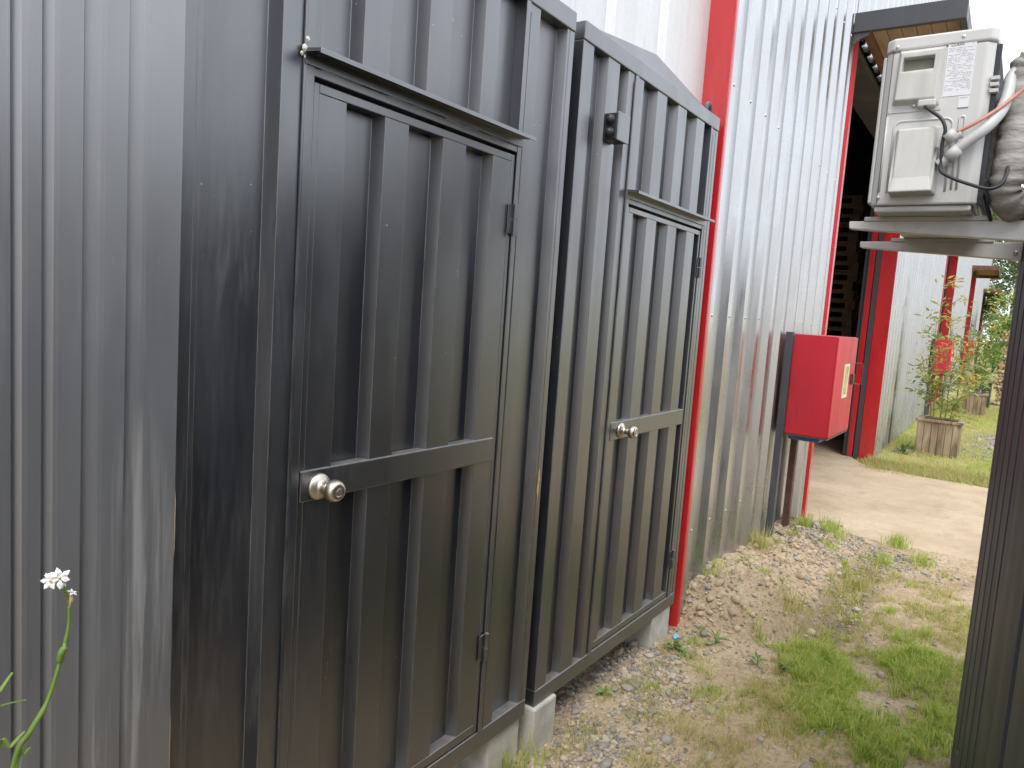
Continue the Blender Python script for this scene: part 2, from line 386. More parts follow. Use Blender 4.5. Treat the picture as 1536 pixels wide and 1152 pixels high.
# ------------------------------------------------------------------ ground
def sm(a, b, x):
    t = min(1, max(0, (x-a)/(b-a))); return t*t*(3-2*t)
def gz(x, y):
    n = noise.noise((x*1.3, y*1.3, 3.1))*.018+noise.noise((x*5, y*5, 1.7))*.010
    near = 1-sm(9, 14, y)
    z = n*(near*.85+.15)
    # spoil bank against the factory wall
    h = .215*sm(3.75, 4.15, y)*(1-sm(4.5, 5.0, y))+.155*sm(4.5, 5.0, y)*(1-sm(6.2, 6.7, y))
    edge = .30+.26*sm(3.8, 4.6, y)+.05*noise.noise((y*3.1, 2.2, 0))
    fall = 1-.55*sm(edge-.34, edge-.05, x)-.45*sm(edge-.045, edge+.012, x)
    lump = noise.noise((x*8, y*8, 5.5))*.045+abs(noise.noise((x*15, y*15, 8.5)))*.045+abs(noise.noise((x*34, y*34, 2.5)))*.022-.012
    z += (h+lump*min(1, h*9))*fall
    # washed-out runnel at its foot
    dd = (x-edge-.10)/.13
    z -= .085*math.exp(-dd*dd)*sm(3.9, 4.3, y)*(1-sm(5.5, 6.1, y))
    z += .008*noise.noise((x*17, y*17, 4.4))*near+.004*noise.noise((x*40, y*40, 6.4))*near
    # flat under the concrete apron
    z += .030*sm(6.15, 6.45, y)*(1-sm(10.6, 11.2, y))
    ap = sm(6.62, 6.85, y)*(1-sm(10.4, 10.8, y))*(1-sm(2.4, 2.7, x))
    z = z*(1-ap)-.03*ap
    z = z*(1-sm(.05, .3, -x)) - .02*sm(.05, .3, -x) if x < 0 else z
    return z
def axis(spans):
    out = []
    for a, b, st in spans:
        k = max(1, int(round((b-a)/st))); out += [a+(b-a)*i/k for i in range(k)]
    return out+[spans[-1][1]]
XS = axis([(-400, -60, 60), (-60, -10, 10), (-10, -.5, 1.2), (-.5, -.1, .05), (-.1, 1.5, .02), (1.5, 3, .12), (3, 12, 1), (12, 60, 8), (60, 400, 60)])
YS = axis([(-300, -40, 50), (-40, -4, 6), (-4, 1.6, .2), (1.6, 7, .024), (7, 11, .1), (11, 26, .25), (26, 70, 2), (70, 500, 40)])
V = [(x, y, gz(x, y)) for y in YS for x in XS]; nx = len(XS)
i = np.arange((len(YS)-1)*nx).reshape(-1, nx)[:, :-1].ravel()
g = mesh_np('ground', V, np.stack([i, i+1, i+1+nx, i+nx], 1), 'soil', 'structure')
g['label'] = 'sandy bare soil with turf beyond the concrete apron'
for p in g.data.polygons: p.use_smooth = True
m = MB()
xs = [-7, -.4, .0, .25, .5, .75, 1.0, 1.3, 1.6, 2.0, 2.45]
def near_edge(x): return 6.50+.10*noise.noise((x*2.5, 1, 0)) if x > -.05 else 6.97
def far_edge(x): return 10.15+.18*noise.noise((x*2, 5, 0)) if x > -.1 else 10.9
poly = [(x, near_edge(x)) for x in xs]+[(x, far_edge(x)) for x in xs[::-1]]
m.prism_z([(x-.0, y) for x, y in poly], -.10, .022)
m.box(-8.9, -.41, 10.9002, 16.98, -.10, .0215)
s = m.build('concrete_slab', 'slab_concrete', kind='structure'); s['label'] = 'sandy cracked concrete apron in front of the open loading door'

def PG(px, py, z=0.):
    """photo pixel -> point on the ground at height z"""
    v = AX+RT*((px-768)/FPX)-UP*((py-576)/FPX); t = (z-CAM[2])/v.z
    return CAM[0]+v.x*t, CAM[1]+v.y*t

# ------------------------------------------------------------------ factory building
K = .014
def bxf(x, y, z): return (x-K*(y-3.86), y+K*x, z)          # x out of the wall, y along it
HW = 6.68
fb = thing('factory_building', (-.1, 3.86, 0), 'long galvanised steel factory shed with red trimmed loading doors', 'building')
PITCHW = .303
def wprof(y0, y1):
    p = []; k = math.floor((y0-3.99)/PITCHW)-1; seq = []
    while True:
        b = 3.99+k*PITCHW
        if b > y1+PITCHW: break
        seq += [(b-.150, .0), (b-.114, .038), (b-.052, .038), (b-.014, 0.)]; k += 1
    def at(y):
        for (a, xa), (b, xb) in zip(seq, seq[1:]):
            if a <= y <= b: return xa+(xb-xa)*(y-a)/(b-a)
        return 0.
    return [(y0, at(y0))]+[q for q in seq if y0+.004 < q[0] < y1-.004]+[(y1, at(y1))]
DOORS = [(6.94, 10.95), (19.34, 22.7), (31.0, 34.7), (45.0, 49.0)]
bays = [(3.862, 6.885), (10.985, 19.285), (22.735, 30.945), (34.735, 44.945), (49.035, 53.0)]
def sheets(y0, y1, z0, z1):
    n = max(1, round((y1-y0)/(3*PITCHW))); st = (y1-y0)/n
    for i in range(n):
        a, b = y0+i*st, y0+(i+1)*st+(.02 if i < n-1 else 0)
        MB(lambda x, y, z, q=.0025*(i % 2): bxf(x-.036+q, y, z)).sheet(wprof(a, b), z0, z1).build('wall_sheet', 'galvanised', fb)
for y0, y1 in bays: sheets(y0, y1, -.06, HW)
for y0, y1 in DOORS: sheets(y0-.05, y1+.03, 4.24, HW)
for q in range(10):
    for z_ in (.55, 1.75, 2.95, 4.1):
        MB(bxf).lathe((.0025, 3.99+q*PITCHW-.072, z_+.01*random.random()), (1, 0, 0), [(.009, -.002), (.009, .002), (.005, .0045), (.0005, .005)], 8).build('roofing_screw', 'screw_steel', fb)
# red corner flashing beside the cabins
MB(bxf).box(-.20, .006, 3.821, 3.829, -.06, HW).build('corner_flashing', 'red_paint', fb)
MB(bxf).box(.0035, .0075, 3.8295, 3.858, -.06, HW).build('flashing_lip', 'red_paint', fb)
# recessed wall over and behind the cabins
def rprof(y0, y1):
    p = [(y0, 0.)]; b = 3.36-.5*14
    while b < y1:
        if b-.13 > y0: p += [(b-.135, 0), (b-.105, .03), (b-.04, .03), (b, 0)]
        b += .5
    return p+[(y1, 0.)]
for i in range(5):
    a = 3.8205-1.5*(i+1); b = a+1.5
    MB(lambda x, y, z: (x-.130, y, z)).sheet([q for q in rprof(-6, 3.84) if a < q[0] < b and True] and ([(a, 0.)]+[q for q in rprof(-6, 3.84) if a+.001 < q[0] < b-.001]+[(b, 0.)]), 2.78, HW).build('recess_sheet', 'galvanised_pale', fb)
# doors: trims, reveals, sliding leaf ends, headers, canopies
for di, (y0, y1) in enumerate(DOORS):
    MB(bxf).box(-.06, .010, y0-.055, y0+.012, -.06, 4.235).build('door_trim', 'red_paint', fb)
    MB(bxf).box(-.175, .008, y1, y1+.006, -.04, 4.235).build('reveal_plate', 'red_paint', fb)
    MB(bxf).box(.001, .009, y1+.0065, y1+.034, -.04, 4.235).build('reveal_lip', 'red_paint', fb)
    MB(bxf).box(-.235, -.18, y1-.05, y1+.03, .0, 4.235).build('door_post', 'beam_paint', fb)
    lf = MB(bxf).box(-.30, -.245, y1-.12, y1+1.2, .03, 4.2).build('sliding_door', 'red_paint', fb)
    MB(bxf).box(-.312, -.3005, y1-.128, y1-.06, .03, 4.2).build('door_edge', 'rust_steel' if di else 'beam_paint', lf)
    MB(bxf).box(-.36, -.315, y1-.10, y1+.03, .0, 4.235).build('door_post', 'beam_paint', fb)
    MB(bxf).box(-.36, -.05, y0-.05, y1+.03, 4.16, 4.23).build('door_header', 'beam_paint', fb)
    # flared skirt over the door, carried on steel beams
    cb = 'beam_paint' if di == 0 else 'rust_steel'; bo = 'ply_board' if di == 0 else 'ply_rust'
    ya, yb = y0-.23, y1+.25
    c = MB(bxf).box(.0, .79, ya+.052, yb-.052, 4.285, 4.300).build('canopy', bo, fb)
    MB(bxf).box(.0, .80, ya, ya+.05, 4.150, 4.305).build('canopy_beam', cb, c, .004)
    MB(bxf).box(.0, .80, yb-.05, yb, 4.150, 4.305).build('canopy_beam', cb, c, .004)
    MB(bxf).box(.75, .80, ya+.052, yb-.052, 4.152, 4.284).build('canopy_beam', cb, c, .004)
    MB(bxf).box(.035, .075, ya+.052, yb-.052, 4.19, 4.284).build('canopy_beam', 'rust_steel', c, .004)
    nb_ = int((.75-.08)/.11)
    for q in range(nb_):
        MB(bxf).box(.08+q*.11, .08+q*.11+.104, ya+.054, yb-.054, 4.270, 4.284).build('board', bo, c)
    MB(bxf).prism_y([(.005, 4.06), (.005, 4.149), (.13, 4.149), (.11, 4.12), (.05, 4.10)], ya+.015, ya+.035).build('gusset', cb, c)
# interior shell
MB(bxf).box(-9, -.02, 3.7, 53, HW+.002, HW+.12).build('roof', 'galvanised', fb)
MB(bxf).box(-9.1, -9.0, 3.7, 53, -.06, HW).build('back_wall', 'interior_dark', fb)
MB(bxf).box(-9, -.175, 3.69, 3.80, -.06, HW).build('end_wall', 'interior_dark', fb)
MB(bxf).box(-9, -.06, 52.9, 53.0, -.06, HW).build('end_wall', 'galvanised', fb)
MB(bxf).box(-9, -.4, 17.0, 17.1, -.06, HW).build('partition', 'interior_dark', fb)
MB(bxf).box(.0, .012, 53.002, 53.05, -.06, HW).build('corner_flashing', 'galvanised', fb)

# pallets stacked inside the first door
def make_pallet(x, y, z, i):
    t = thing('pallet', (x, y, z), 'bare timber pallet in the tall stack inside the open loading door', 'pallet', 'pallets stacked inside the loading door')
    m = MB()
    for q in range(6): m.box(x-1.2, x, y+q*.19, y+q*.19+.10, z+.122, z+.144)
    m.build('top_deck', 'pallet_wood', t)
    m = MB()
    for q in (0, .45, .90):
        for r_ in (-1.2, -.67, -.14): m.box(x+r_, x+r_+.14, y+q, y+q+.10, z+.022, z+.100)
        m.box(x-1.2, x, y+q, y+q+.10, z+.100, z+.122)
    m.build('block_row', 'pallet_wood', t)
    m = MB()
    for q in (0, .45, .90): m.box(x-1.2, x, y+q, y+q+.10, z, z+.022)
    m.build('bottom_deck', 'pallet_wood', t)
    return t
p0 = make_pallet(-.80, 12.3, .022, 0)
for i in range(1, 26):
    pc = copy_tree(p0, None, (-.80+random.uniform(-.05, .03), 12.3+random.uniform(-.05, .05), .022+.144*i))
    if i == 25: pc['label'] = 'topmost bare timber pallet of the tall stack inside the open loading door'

# ------------------------------------------------------------------ dark cabins
ZB, ZT = .18, 2.745
def knob(door, y, z, x=.004):
    o = MB().lathe((x, y, z), (1, 0, 0), [(.033, 0), (.0335, .004), (.031, .009), (.020, .013), (.0135, .020), (.0130, .032), (.018, .040), (.0255, .047),
        (.0275, .056), (.0265, .066), (.022, .074), (.0125, .078), (.0115, .0765), (.0001, .0765)], 28).build('knob', 'satin_nickel', door, smooth=True)
    MB().lathe((x+.0765, y, z), (1, 0, 0), [(.0075, 0), (.0075, .002), (.0045, .0022), (.0001, .0018)], 16).build('lock_cylinder', 'screw_steel', door)
def hinge(door, y, z):
    m = MB().box(.003, .008, y-.020, y+.002, z-.045, z+.045)
    m.tube([(.014, y+.006, z-.052), (.014, y+.006, z-.002)], .0075, 10).tube([(.014, y+.006, z+.002), (.014, y+.006, z+.05)], .0075, 10)
    m.build('hinge', 'charcoal_paint', door)
def cabin(y0, y1, flatsL, flatsUp, flatsDoor, flatsR, fy0, fy1, awn_z, rail_z, knob_yz, hinge_zs, label, topz=ZT, railbot=2.68):
    t = thing('utility_cabin', (-.3, (y0+y1)/2, ZB), label, 'cabin', 'dark steel cabins against the factory wall')
    P = 'charcoal_paint'
    # body behind the face
    MB().box(-.9, -.062, y0+.004, y1-.004, ZB+.002, topz-.004).build('body', P, t)
    MB().box(-.06, .003, y0, y1, ZB, ZB+.066).build('bottom_rail', P, t, .003)
    MB().box(-.06, .006, y0, y1, railbot, topz).build('top_rail', P, t, .004)
    for a, b in ((y0, y0+.028), (y1-.030, y1)): MB().box(-.06, .002, a, b, ZB+.0665, railbot-.0005).build('corner_post', P, t, .002)
    for a, b in ((fy0, fy0+.026), (fy1-.022, fy1)):
        MB().box(-.055, .006, a, b, ZB+.0665, railbot-.0005).build('door_post', P, t, .002)
    bead = MB()
    for yy in (fy0-.003, fy1+.004): bead.tube([(.004, yy, ZB+.07+i*.1) for i in range(25)], [.003+.0012*random.random() for _ in range(25)], 5)
    bead.build('sealant_bead', P, t)
    MB().sheet(corr(y0+.0285, fy0-.0005, flatsL), ZB+.0665, railbot-.0005).build('wall_sheet', P, t, .0018)
    MB().sheet(corr(fy1+.0005, y1-.0305, flatsR), ZB+.0665, railbot-.0005).build('wall_sheet', P, t, .0018)
    MB().sheet(corr(fy0+.0265, fy1-.0225, flatsUp), awn_z-.03, railbot-.0005).build('wall_sheet', P, t, .0018)
    # drip cap over the door
    MB().prism_y([(.0062, awn_z+.003), (.0062, awn_z-.0305), (.011, awn_z-.0305), (.012, awn_z-.006), (.056, awn_z-.010), (.058, awn_z-.015), (.062, awn_z-.015), (.061, awn_z-.004)], fy0-.006, fy1-.004).build('drip_cap', P, t)
    MB().box(-.05, .004, fy0+.0265, fy1-.0225, awn_z-.050, awn_z-.031).build('door_head', P, t, .002)
    # door leaf
    d0, d1, dz0, dz1 = fy0+.030, fy1-.027, ZB+.074, awn_z-.060
    d = MB().sheet(corr(d0+.017, d1-.017, flatsDoor, -.001), dz0+.030, dz1-.022).build('door', P, t, .0018)
    MB().box(-.046, .0005, d0, d0+.0165, dz0, dz1).build('stile', P, d, .002)
    MB().box(-.046, .0005, d1-.0165, d1, dz0, dz1).build('stile', P, d, .002)
    MB().box(-.046, .0005, d0+.017, d1-.017, dz0, dz0+.030).build('lower_rail', P, d, .002)
    MB().box(-.046, .0005, d0+.017, d1-.017, dz1-.022, dz1).build('head_rail', P, d, .002)
    MB().box(-.034, .0065, d0+.001, d1-.02, rail_z-.078, rail_z).build('lock_rail', P, d, .003)
    knob(d, *knob_yz, x=.0065)
    for z in hinge_zs: hinge(d, d1, z)
    return t
c1 = cabin(.845, 2.285, [(.845, .885), (1.074, 1.3)], [(1.1, 1.184), (1.311, 1.401), (1.545, 1.634), (1.783, 1.851)],
      [(1.1, 1.266), (1.398, 1.486), (1.628, 1.731), (1.866, 2.2)], [(1.9, 2.069), (2.241, 2.4)], 1.135, 2.005, 2.262, 1.290, (1.222, 1.246), (2.0, .56),
      'dark charcoal corrugated cabin with a scratched door, next to the lighter grey sheeting')
c2 = cabin(2.350, 3.750, [(2.30, 2.43), (2.547, 2.640), (2.717, 2.9)], [(2.7, 2.86), (3.0, 3.10), (3.23, 3.33), (3.46, 3.56)],
      [(2.7, 2.86), (3.0, 3.10), (3.23, 3.33), (3.46, 3.56)], [(3.5, 3.9)], 2.775, 3.665, 2.226, 1.262, (2.900, 1.222), (1.985, .46),
      'dark charcoal corrugated cabin with a small black box, beside the red flashing')
# chipped spots on the first cabin
MB().lathe((.006, 2.262, 1.10), (1, 0, 0), [(.006, 0), (.005, .001)], 8).prism_x([(2.255, 1.06), (2.263, 1.03), (2.268, 1.08), (2.266, 1.14), (2.258, 1.13)], .0025, .0036).build('bare_chip', 'bare_timber', c1)
# pale filler at the drip cap corner
m = MB()
for (yy, zz, r_) in ((1.128, 2.262, .010), (1.133, 2.245, .007), (1.122, 2.250, .006), (1.136, 2.285, .007)):
    m.lathe((.004, yy, zz), (1, .2, .1), [(r_*.6, 0), (r_, r_*.4), (r_*.5, r_*.9), (.0005, r_)], 7)
m.build('filler_blob', 'chipped_paint', c1)
# low gable cap on the second cabin
MB().prism([(-.02, 2.36, ZT), (-.02, 3.735, ZT), (-.05, 3.06, 2.852)], [(-.094, 2.36, ZT), (-.094, 3.735, ZT), (-.096, 3.06, 2.856)]).build('roof_cap', 'charcoal_paint', c2)
m = MB(); m.tube([(-.03, 3.665+.032*math.cos(a), ZT+.005+.048*math.sin(a)) for a in [math.pi*i/12 for i in range(13)]], .012, 8); m.build('lifting_eye', 'beam_paint', c2)
# junction box with two cable glands
jb = MB().box(.003, .062, 2.535, 2.625, 2.372, 2.470).build('junction_box', 'black_plastic', c2, .004)
MB().box(.0625, .069, 2.532, 2.628, 2.369, 2.473).build('box_lid', 'charcoal_paint', jb, .003)
for z in (2.398, 2.445): MB().lathe((.034, 2.535, z), (0, -1, 0), [(.019, 0), (.019, .006), (.016, .010), (.013, .016), (.006, .020), (.0005, .021)], 14).build('cable_gland', 'black_plastic', jb)

# lighter grey sheeting left of the cabins
gp = thing('sheet_screen', (0.03, -.6, 0), 'lighter slate grey corrugated sheeting with white scuff marks, left of the dark cabins', 'wall panel')
pr = [(-2.5, .012)]
bands = [(.539, .559, .586), (.586, .608, .652), (.652, .685, .730), (.730, .762, .834)]     # start of slope, start of flat, end of flat
y = .539
while y > -2.4: bands.insert(0, (y-.078, y-.046, y)); y -= .078
for i_, (a_, b_, c_) in enumerate(bands):
    pr += [(a_+.004, .012), (b_-.004, .0205), (b_+.004, .022), (c_-.002, .022)]
    if i_ == len(bands)-1: pr[-1] = (c_-.0005, .022)
cut = [-2.5, -1.4, -.3, .834]
for a, b in zip(cut, cut[1:]):
    seg = [q for q in pr if a < q[0] < b]
    MB().sheet([(a, .012)]+seg+[(b, .022 if b > .8 else .012)], .04, 2.85, .006).build('sheet', 'slate_paint', gp)
MB().box(-.06, .004, -2.5, .80, .0, .04).build('base_rail', 'charcoal_paint', gp)
MB().box(-.06, .03, -2.5, .834, 2.851, 2.93).build('top_rail', 'slate_paint', gp)
MB().prism_x([(.8342, .68), (.8358, .70), (.8362, .80), (.8345, .84)], .014, .0215).build('bare_chip', 'bare_timber', gp)
MB().prism_x([(.8342, 1.16), (.8362, 1.18), (.8366, 1.28), (.8345, 1.31)], .012, .0215).build('bare_chip', 'bare_timber', gp)

# concrete blocks carrying the cabins
def block(x0, x1, y0, y1, label):
    tag(MB().box(x0, x1, y0, y1, -.06, ZB+.001).build('concrete_block', 'concrete_block', bevel=.008), label, 'block', 'concrete blocks under the cabins')
block(-.20, -.012, 2.08, 2.279, 'pale concrete block under the corner of the cabin with the scratched door, grass before it')
block(-.17, .018, 2.335, 2.500, 'pale concrete block under the gap side corner of the cabin with the black box')
block(-.22, -.012, 3.50, 3.745, 'pale concrete block under the cabin corner beside the red flashing')
block(-.20, -.02, .9, 1.1, 'concrete block under the cabin end beside the grey sheeting')

# ------------------------------------------------------------------ container on the right
import math as _m
CX, CY = 1.3535, 3.42; CA = R(5.0)
def cxf(u, v, z):            # u: back along the wall from its far end, v: out of the wall towards the cabins
    return (CX+u*_m.sin(CA)-v*_m.cos(CA), CY-u*_m.cos(CA)-v*_m.sin(CA), z)
oc = thing('site_container', cxf(3, 0, 0), 'slate coloured ribbed site container carrying the air conditioner bracket', 'container')
prof = [(.055, 0)]
for a_, b_ in ((.20, .243), (.385, .429), (.575, .617), (.76, .803), (1.32, 1.39), (1.82, 1.89), (2.4, 2.47), (2.98, 3.05), (3.56, 3.63), (4.1, 4.17)):
    prof += [(a_, 0), (a_+.012, -.022), (b_-.012, -.022), (b_, 0)]
prof.append((4.7, 0))
n_ = len(prof); V = []; F = []
m = MB(cxf)
for (uu, vv) in prof: m.add([(uu, vv, .16), (uu, vv, 2.17), (uu, vv-.004, .16), (uu, vv-.004, 2.17)], [])
for i in range(n_-1):
    a, b = 4*i, 4*i+4
    m.f += [(a, b, b+1, a+1), (a+2, a+3, b+3, b+2), (a+1, b+1, b+3, a+3), (a, a+2, b+2, b)]
e = 4*(n_-1); m.f += [(0, 1, 3, 2), (e, e+2, e+3, e+1)]
m.build('wall_sheet', 'wall_paint', oc)
MB(cxf).box(0, .054, -.06, .001, -.03, 2.26).build('corner_post', 'wall_paint', oc, .003)
MB(cxf).box(0.0545, 4.7, -.06, .001, -.03, .159).build('bottom_rail', 'wall_paint', oc, .003)
MB(cxf).box(0.0545, 4.7, -.06, .001, 2.171, 2.26).build('top_rail', 'wall_paint', oc, .003)
MB(cxf).box(.005, 4.7, -2.4, -.062, .06, 2.25).build('body', 'wall_paint', oc)
for (uu, vv) in ((.0, -.25), (.0, -2.3), (4.4, -.25), (4.4, -2.3)): MB(cxf).box(uu+.01, uu+.25, vv-.1, vv+.1, -.06, .0595).build('foot_block', 'concrete_block', oc)

# ------------------------------------------------------------------ air conditioner, bracket, pipes
def cwx(y): return CX+(CY-y)*math.tan(CA)
br = thing('wall_bracket', (cwx(3.0), 3.0, 2.03), 'pale enamelled steel bracket arms carrying the air conditioner', 'bracket')
for (yy, xl) in ((2.735, .868), (3.345, .800)):
    xr = cwx(yy)-.002
    MB().prism_y([(xl, 2.088), (xl+.002, 2.064), (xl+.07, 2.058), (xr, 2.022), (xr, 2.088)], yy, yy+.040).build('arm', 'arm_enamel', br, .003)
    MB().box(xr-.03, xr, yy+.041, yy+.075, 2.024, 2.24).build('wall_leg', 'arm_enamel', br, .003)
    MB().lathe((xr-.02, yy, 2.05), (0, -1, 0), [(.008, 0), (.008, .004), (.004, .006), (.0005, .0065)], 6).build('bolt', 'screw_steel', br)
MB().box(cwx(3.0)-.012, cwx(3.0)+.003, 2.66, 3.43, 2.19, 2.23).build('cross_bar', 'arm_enamel', br)
ax0, ax1, ay0, ay1, az0, az1 = .945, 1.236, 2.62, 3.38, 2.122, 2.632
ac = thing('air_conditioner', ((ax0+ax1)/2, 3.0, 2.088), 'beige outdoor air conditioner unit seen from its valve side, with hanging pipes', 'air conditioner')
MB().prism_z([(ax0+.02, ay0), (ax1-.02, ay0), (ax1, ay0+.02), (ax1, ay1), (ax0, ay1), (ax0, ay0+.02)], az0, az1-.040).build('casing', 'ac_shell', ac, .006)
MB().prism_z([(ax0+.018, ay0-.004), (ax1-.012, ay0-.004), (ax1+.004, ay0+.014), (ax1+.004, ay1+.004), (ax0-.004, ay1+.004), (ax0-.004, ay0+.018)], az1-.0398, az1).build('lid', 'ac_shell', ac, .007, seg=3)
MB().prism_z([(ax0-.012, ay0+.025), (ax0-.0005, ay0+.022), (ax0-.0005, ay1-.02), (ax0-.012, ay1-.02)], az0+.01, az1-.045).build('front_panel', 'ac_shell', ac, .005)
MB().box(ax0+.012, ax1-.012, ay0+.012, ay1-.012, az0-.020, az0-.0005).build('base_pan', 'ac_shell', ac, .006)
m = MB()
m.lathe((ax0-.012, 3.05, 2.37), (-1, 0, 0), [(.21, 0), (.215, .004), (.205, .008)], 32)
m.build('fan_ring', 'ac_shell', ac)
m = MB()
for r_ in np.linspace(.03, .20, 9): m.tube([(ax0-.022, 3.05+r_*math.cos(a), 2.37+r_*math.sin(a)) for a in [2*math.pi*i/24 for i in range(25)]], .002, 4, False)
for q in range(8): a = q*math.pi/8; m.tube([(ax0-.022, 3.05-.21*math.cos(a), 2.37-.21*math.sin(a)), (ax0-.022, 3.05+.21*math.cos(a), 2.37+.21*math.sin(a))], .002, 4)
m.build('fan_guard', 'coil_black', ac)
m = MB()
for q in range(60): z = az0+.03+q*.0072; m.box(ax1+.0005, ax1+.010, ay0+.055, ay1-.03, z, z+.003)
m.box(ax1+.0005, ax1+.004, ay0+.05, ay1-.025, az0+.02, az1-.05)
m.build('coil', 'coil_black', ac)
MB().prism_z([(ax1+.001, ay0+.022), (ax1+.014, ay0+.026), (ax1+.014, ay0+.050), (ax1+.001, ay0+.050)], az0+.0, az1-.045).build('rear_guard', 'coil_black', ac)
for q in range(3): MB().box(ax1-.004, ax1+.018, ay0+.004, ay0+.03, 2.445+q*.018, 2.455+q*.018).build('cable_clip', 'ac_plastic', ac)
for yy in (2.73, 3.34): MB().box(ax0-.03, ax1+.03, yy, yy+.05, 2.0875, az0-.0202).build('foot', 'ac_shell', ac, .003)
yF = ay0
# pressed ridges of the side panel
m = MB()
def rr(x0, x1, z0, z1, r_, open_bottom=False):
    P = []
    if open_bottom: P.append((x0, z0))
    for cx_, cz_, a0 in ((x0+r_, z1-r_, 180), (x1-r_, z1-r_, 90)):
        P += [(cx_+r_*math.cos(R(a0-q*18)), cz_+r_*math.sin(R(a0-q*18))) for q in range(6)]
    P.append((x1, z0)); return P
m.tube([(x, yF, z) for x, z in rr(.990, 1.150, 2.160, 2.378, .022, True)], .0035, 6)
m.tube([(x, yF, z) for x, z in rr(1.166, 1.180, 2.165, 2.380, .006, True)], .0035, 6)
m.tube([(.968, yF, 2.165), (.968, yF, 2.395)], .0035, 6)
m.build('pressed_rib', 'ac_shell', ac, smooth=True)
m = MB(); m.box(.9635, .9645, yF-.0006, yF+.002, 2.128, 2.590).box(.9645, 1.110, yF-.0006, yF+.002, 2.588, 2.5888); m.build('panel_seam', 'coil_black', ac)
# upper handle cover
def frustum(x0, x1, z0, z1, ix0, ix1, iz0, iz1, d):
    return MB().prism([(x0, yF+.0005, z0), (x1, yF+.0005, z0), (x1, yF+.0005, z1), (x0, yF+.0005, z1)], [(ix0, yF-d, iz0), (ix1, yF-d, iz0), (ix1, yF-d, iz1), (ix0, yF-d, iz1)])
cov = MB(); d = .024
O = [(.976, 2.428), (1.108, 2.416), (1.108, 2.592), (.982, 2.592)]; I = [(.986, 2.437), (1.094, 2.437), (1.096, 2.578), (.990, 2.578)]; Wn = [(.996, 2.522), (1.082, 2.524), (1.082, 2.562), (.998, 2.562)]
vs = [(x, yF+.0005, z) for x, z in O]+[(x, yF-d, z) for x, z in I]+[(x, yF-d, z) for x, z in Wn]+[(x, yF-.002, z) for x, z in Wn]
fs = [(i, (i+1) % 4, 4+(i+1) % 4, 4+i) for i in range(4)]+[(4+i, 4+(i+1) % 4, 8+(i+1) % 4, 8+i) for i in range(4)]+[(8+i, 8+(i+1) % 4, 12+(i+1) % 4, 12+i) for i in range(4)]+[(12, 13, 14, 15)]
cov.add(vs, fs); cv = cov.build('handle_cover', 'ac_plastic', ac, .004, seg=3)
MB().box(.9985, 1.0805, yF-.0032, yF-.0021, 2.5245, 2.5605).build('recess_shade_plate', 'recess_shade', ac)  # dark colour stands in for the shade of a deeper recess
MB().box(1.050, 1.100, yF-.026, yF-.001, 2.412, 2.434).build('cable_flap', 'ac_plastic', ac, .005)
MB().box(.968, 1.112, yF-.0025, yF-.0002, 2.404, 2.4155).build('cover_skirt', 'ac_plastic', ac, .001)
# valve cover
vs = [(1.000, yF+.0005, 2.146), (1.128, yF+.0005, 2.148), (1.124, yF+.0005, 2.358), (.998, yF+.0005, 2.354), (1.000, yF-.058, 2.152), (1.118, yF-.058, 2.154), (1.112, yF-.045, 2.200), (1.006, yF-.045, 2.196), (1.106, yF-.030, 2.350), (1.008, yF-.030, 2.347)]
fs = [(0, 1, 5, 4), (4, 5, 6, 7), (7, 6, 8, 9), (9, 8, 2, 3), (1, 2, 8, 6, 5), (0, 4, 7, 9, 3), (0, 3, 2, 1)]
MB().add(vs, fs).build('valve_cover', 'ac_plastic', ac, .006, seg=3)
for x, z in ((.974, 2.604), (1.150, 2.612), (.968, 2.146), (1.038, 2.422)): MB().lathe((x, yF-.003, z), (0, -1, 0), [(.0055, 0), (.005, .003), (.0005, .0042)], 10).build('screw', 'screw_steel', ac)
# rating plate with its print
lb = MB().box(1.1125, 1.1855, yF-.0012, yF-.0001, 2.442, 2.604).build('rating_label', 'ac_label', ac)
m = MB(); random.seed(3)
for q in range(26):
    z = 2.582-q*.0049; x = 1.116
    while x < 1.180:
        l_ = random.choice((.004, .007, .011, .015)); l_ = min(l_, 1.1825-x)
        if random.random() < .72 and l_ > .002: m.box(x, x+l_, yF-.0018, yF-.0013, z-.0009, z+.0009)
        x += l_+.003
m.box(1.116, 1.182, yF-.0017, yF-.0013, 2.4865, 2.4869); m.box(1.1375, 1.1379, yF-.0017, yF-.0013, 2.49, 2.584)
m.build('label_print', 'print_grey', lb)
def text(name, s, size, loc, mat, parent, extrude=.0004):
    cu = bpy.data.curves.new(name, 'FONT'); cu.body = s; cu.size = size; cu.extrude = extrude
    tmp = bpy.data.objects.new('tmp', cu); COL.objects.link(tmp)
    dg = bpy.context.evaluated_depsgraph_get(); me = bpy.data.meshes.new_from_object(tmp.evaluated_get(dg))
    bpy.data.objects.remove(tmp)
    m = MB(); m.add([(loc[0]+v.co.x, loc[1]-v.co.z, loc[2]+v.co.y) for v in me.vertices], [tuple(p.vertices) for p in me.polygons])
    return m.build(name, mat, parent, recalc=False)
text('brand_lettering', 'CLARK', .0115, (1.1195, yF-.0018, 2.588), 'print_dark', lb)
text('corner_mark', 'S', .008, (1.1760, yF-.0018, 2.591), 'print_grey', lb)
st = MB().box(1.1560, 1.1840, yF-.0012, yF-.0001, 2.404, 2.439).build('small_sticker', 'ac_label', ac)
MB().box(1.1560, 1.1840, yF-.0018, yF-.0013, 2.404, 2.4065).build('sticker_edge', 'print_dark', st)
MB().box(1.1600, 1.1790, yF-.0018, yF-.0013, 2.4335, 2.4365).build('sticker_print', 'print_grey', st)
random.seed(11)
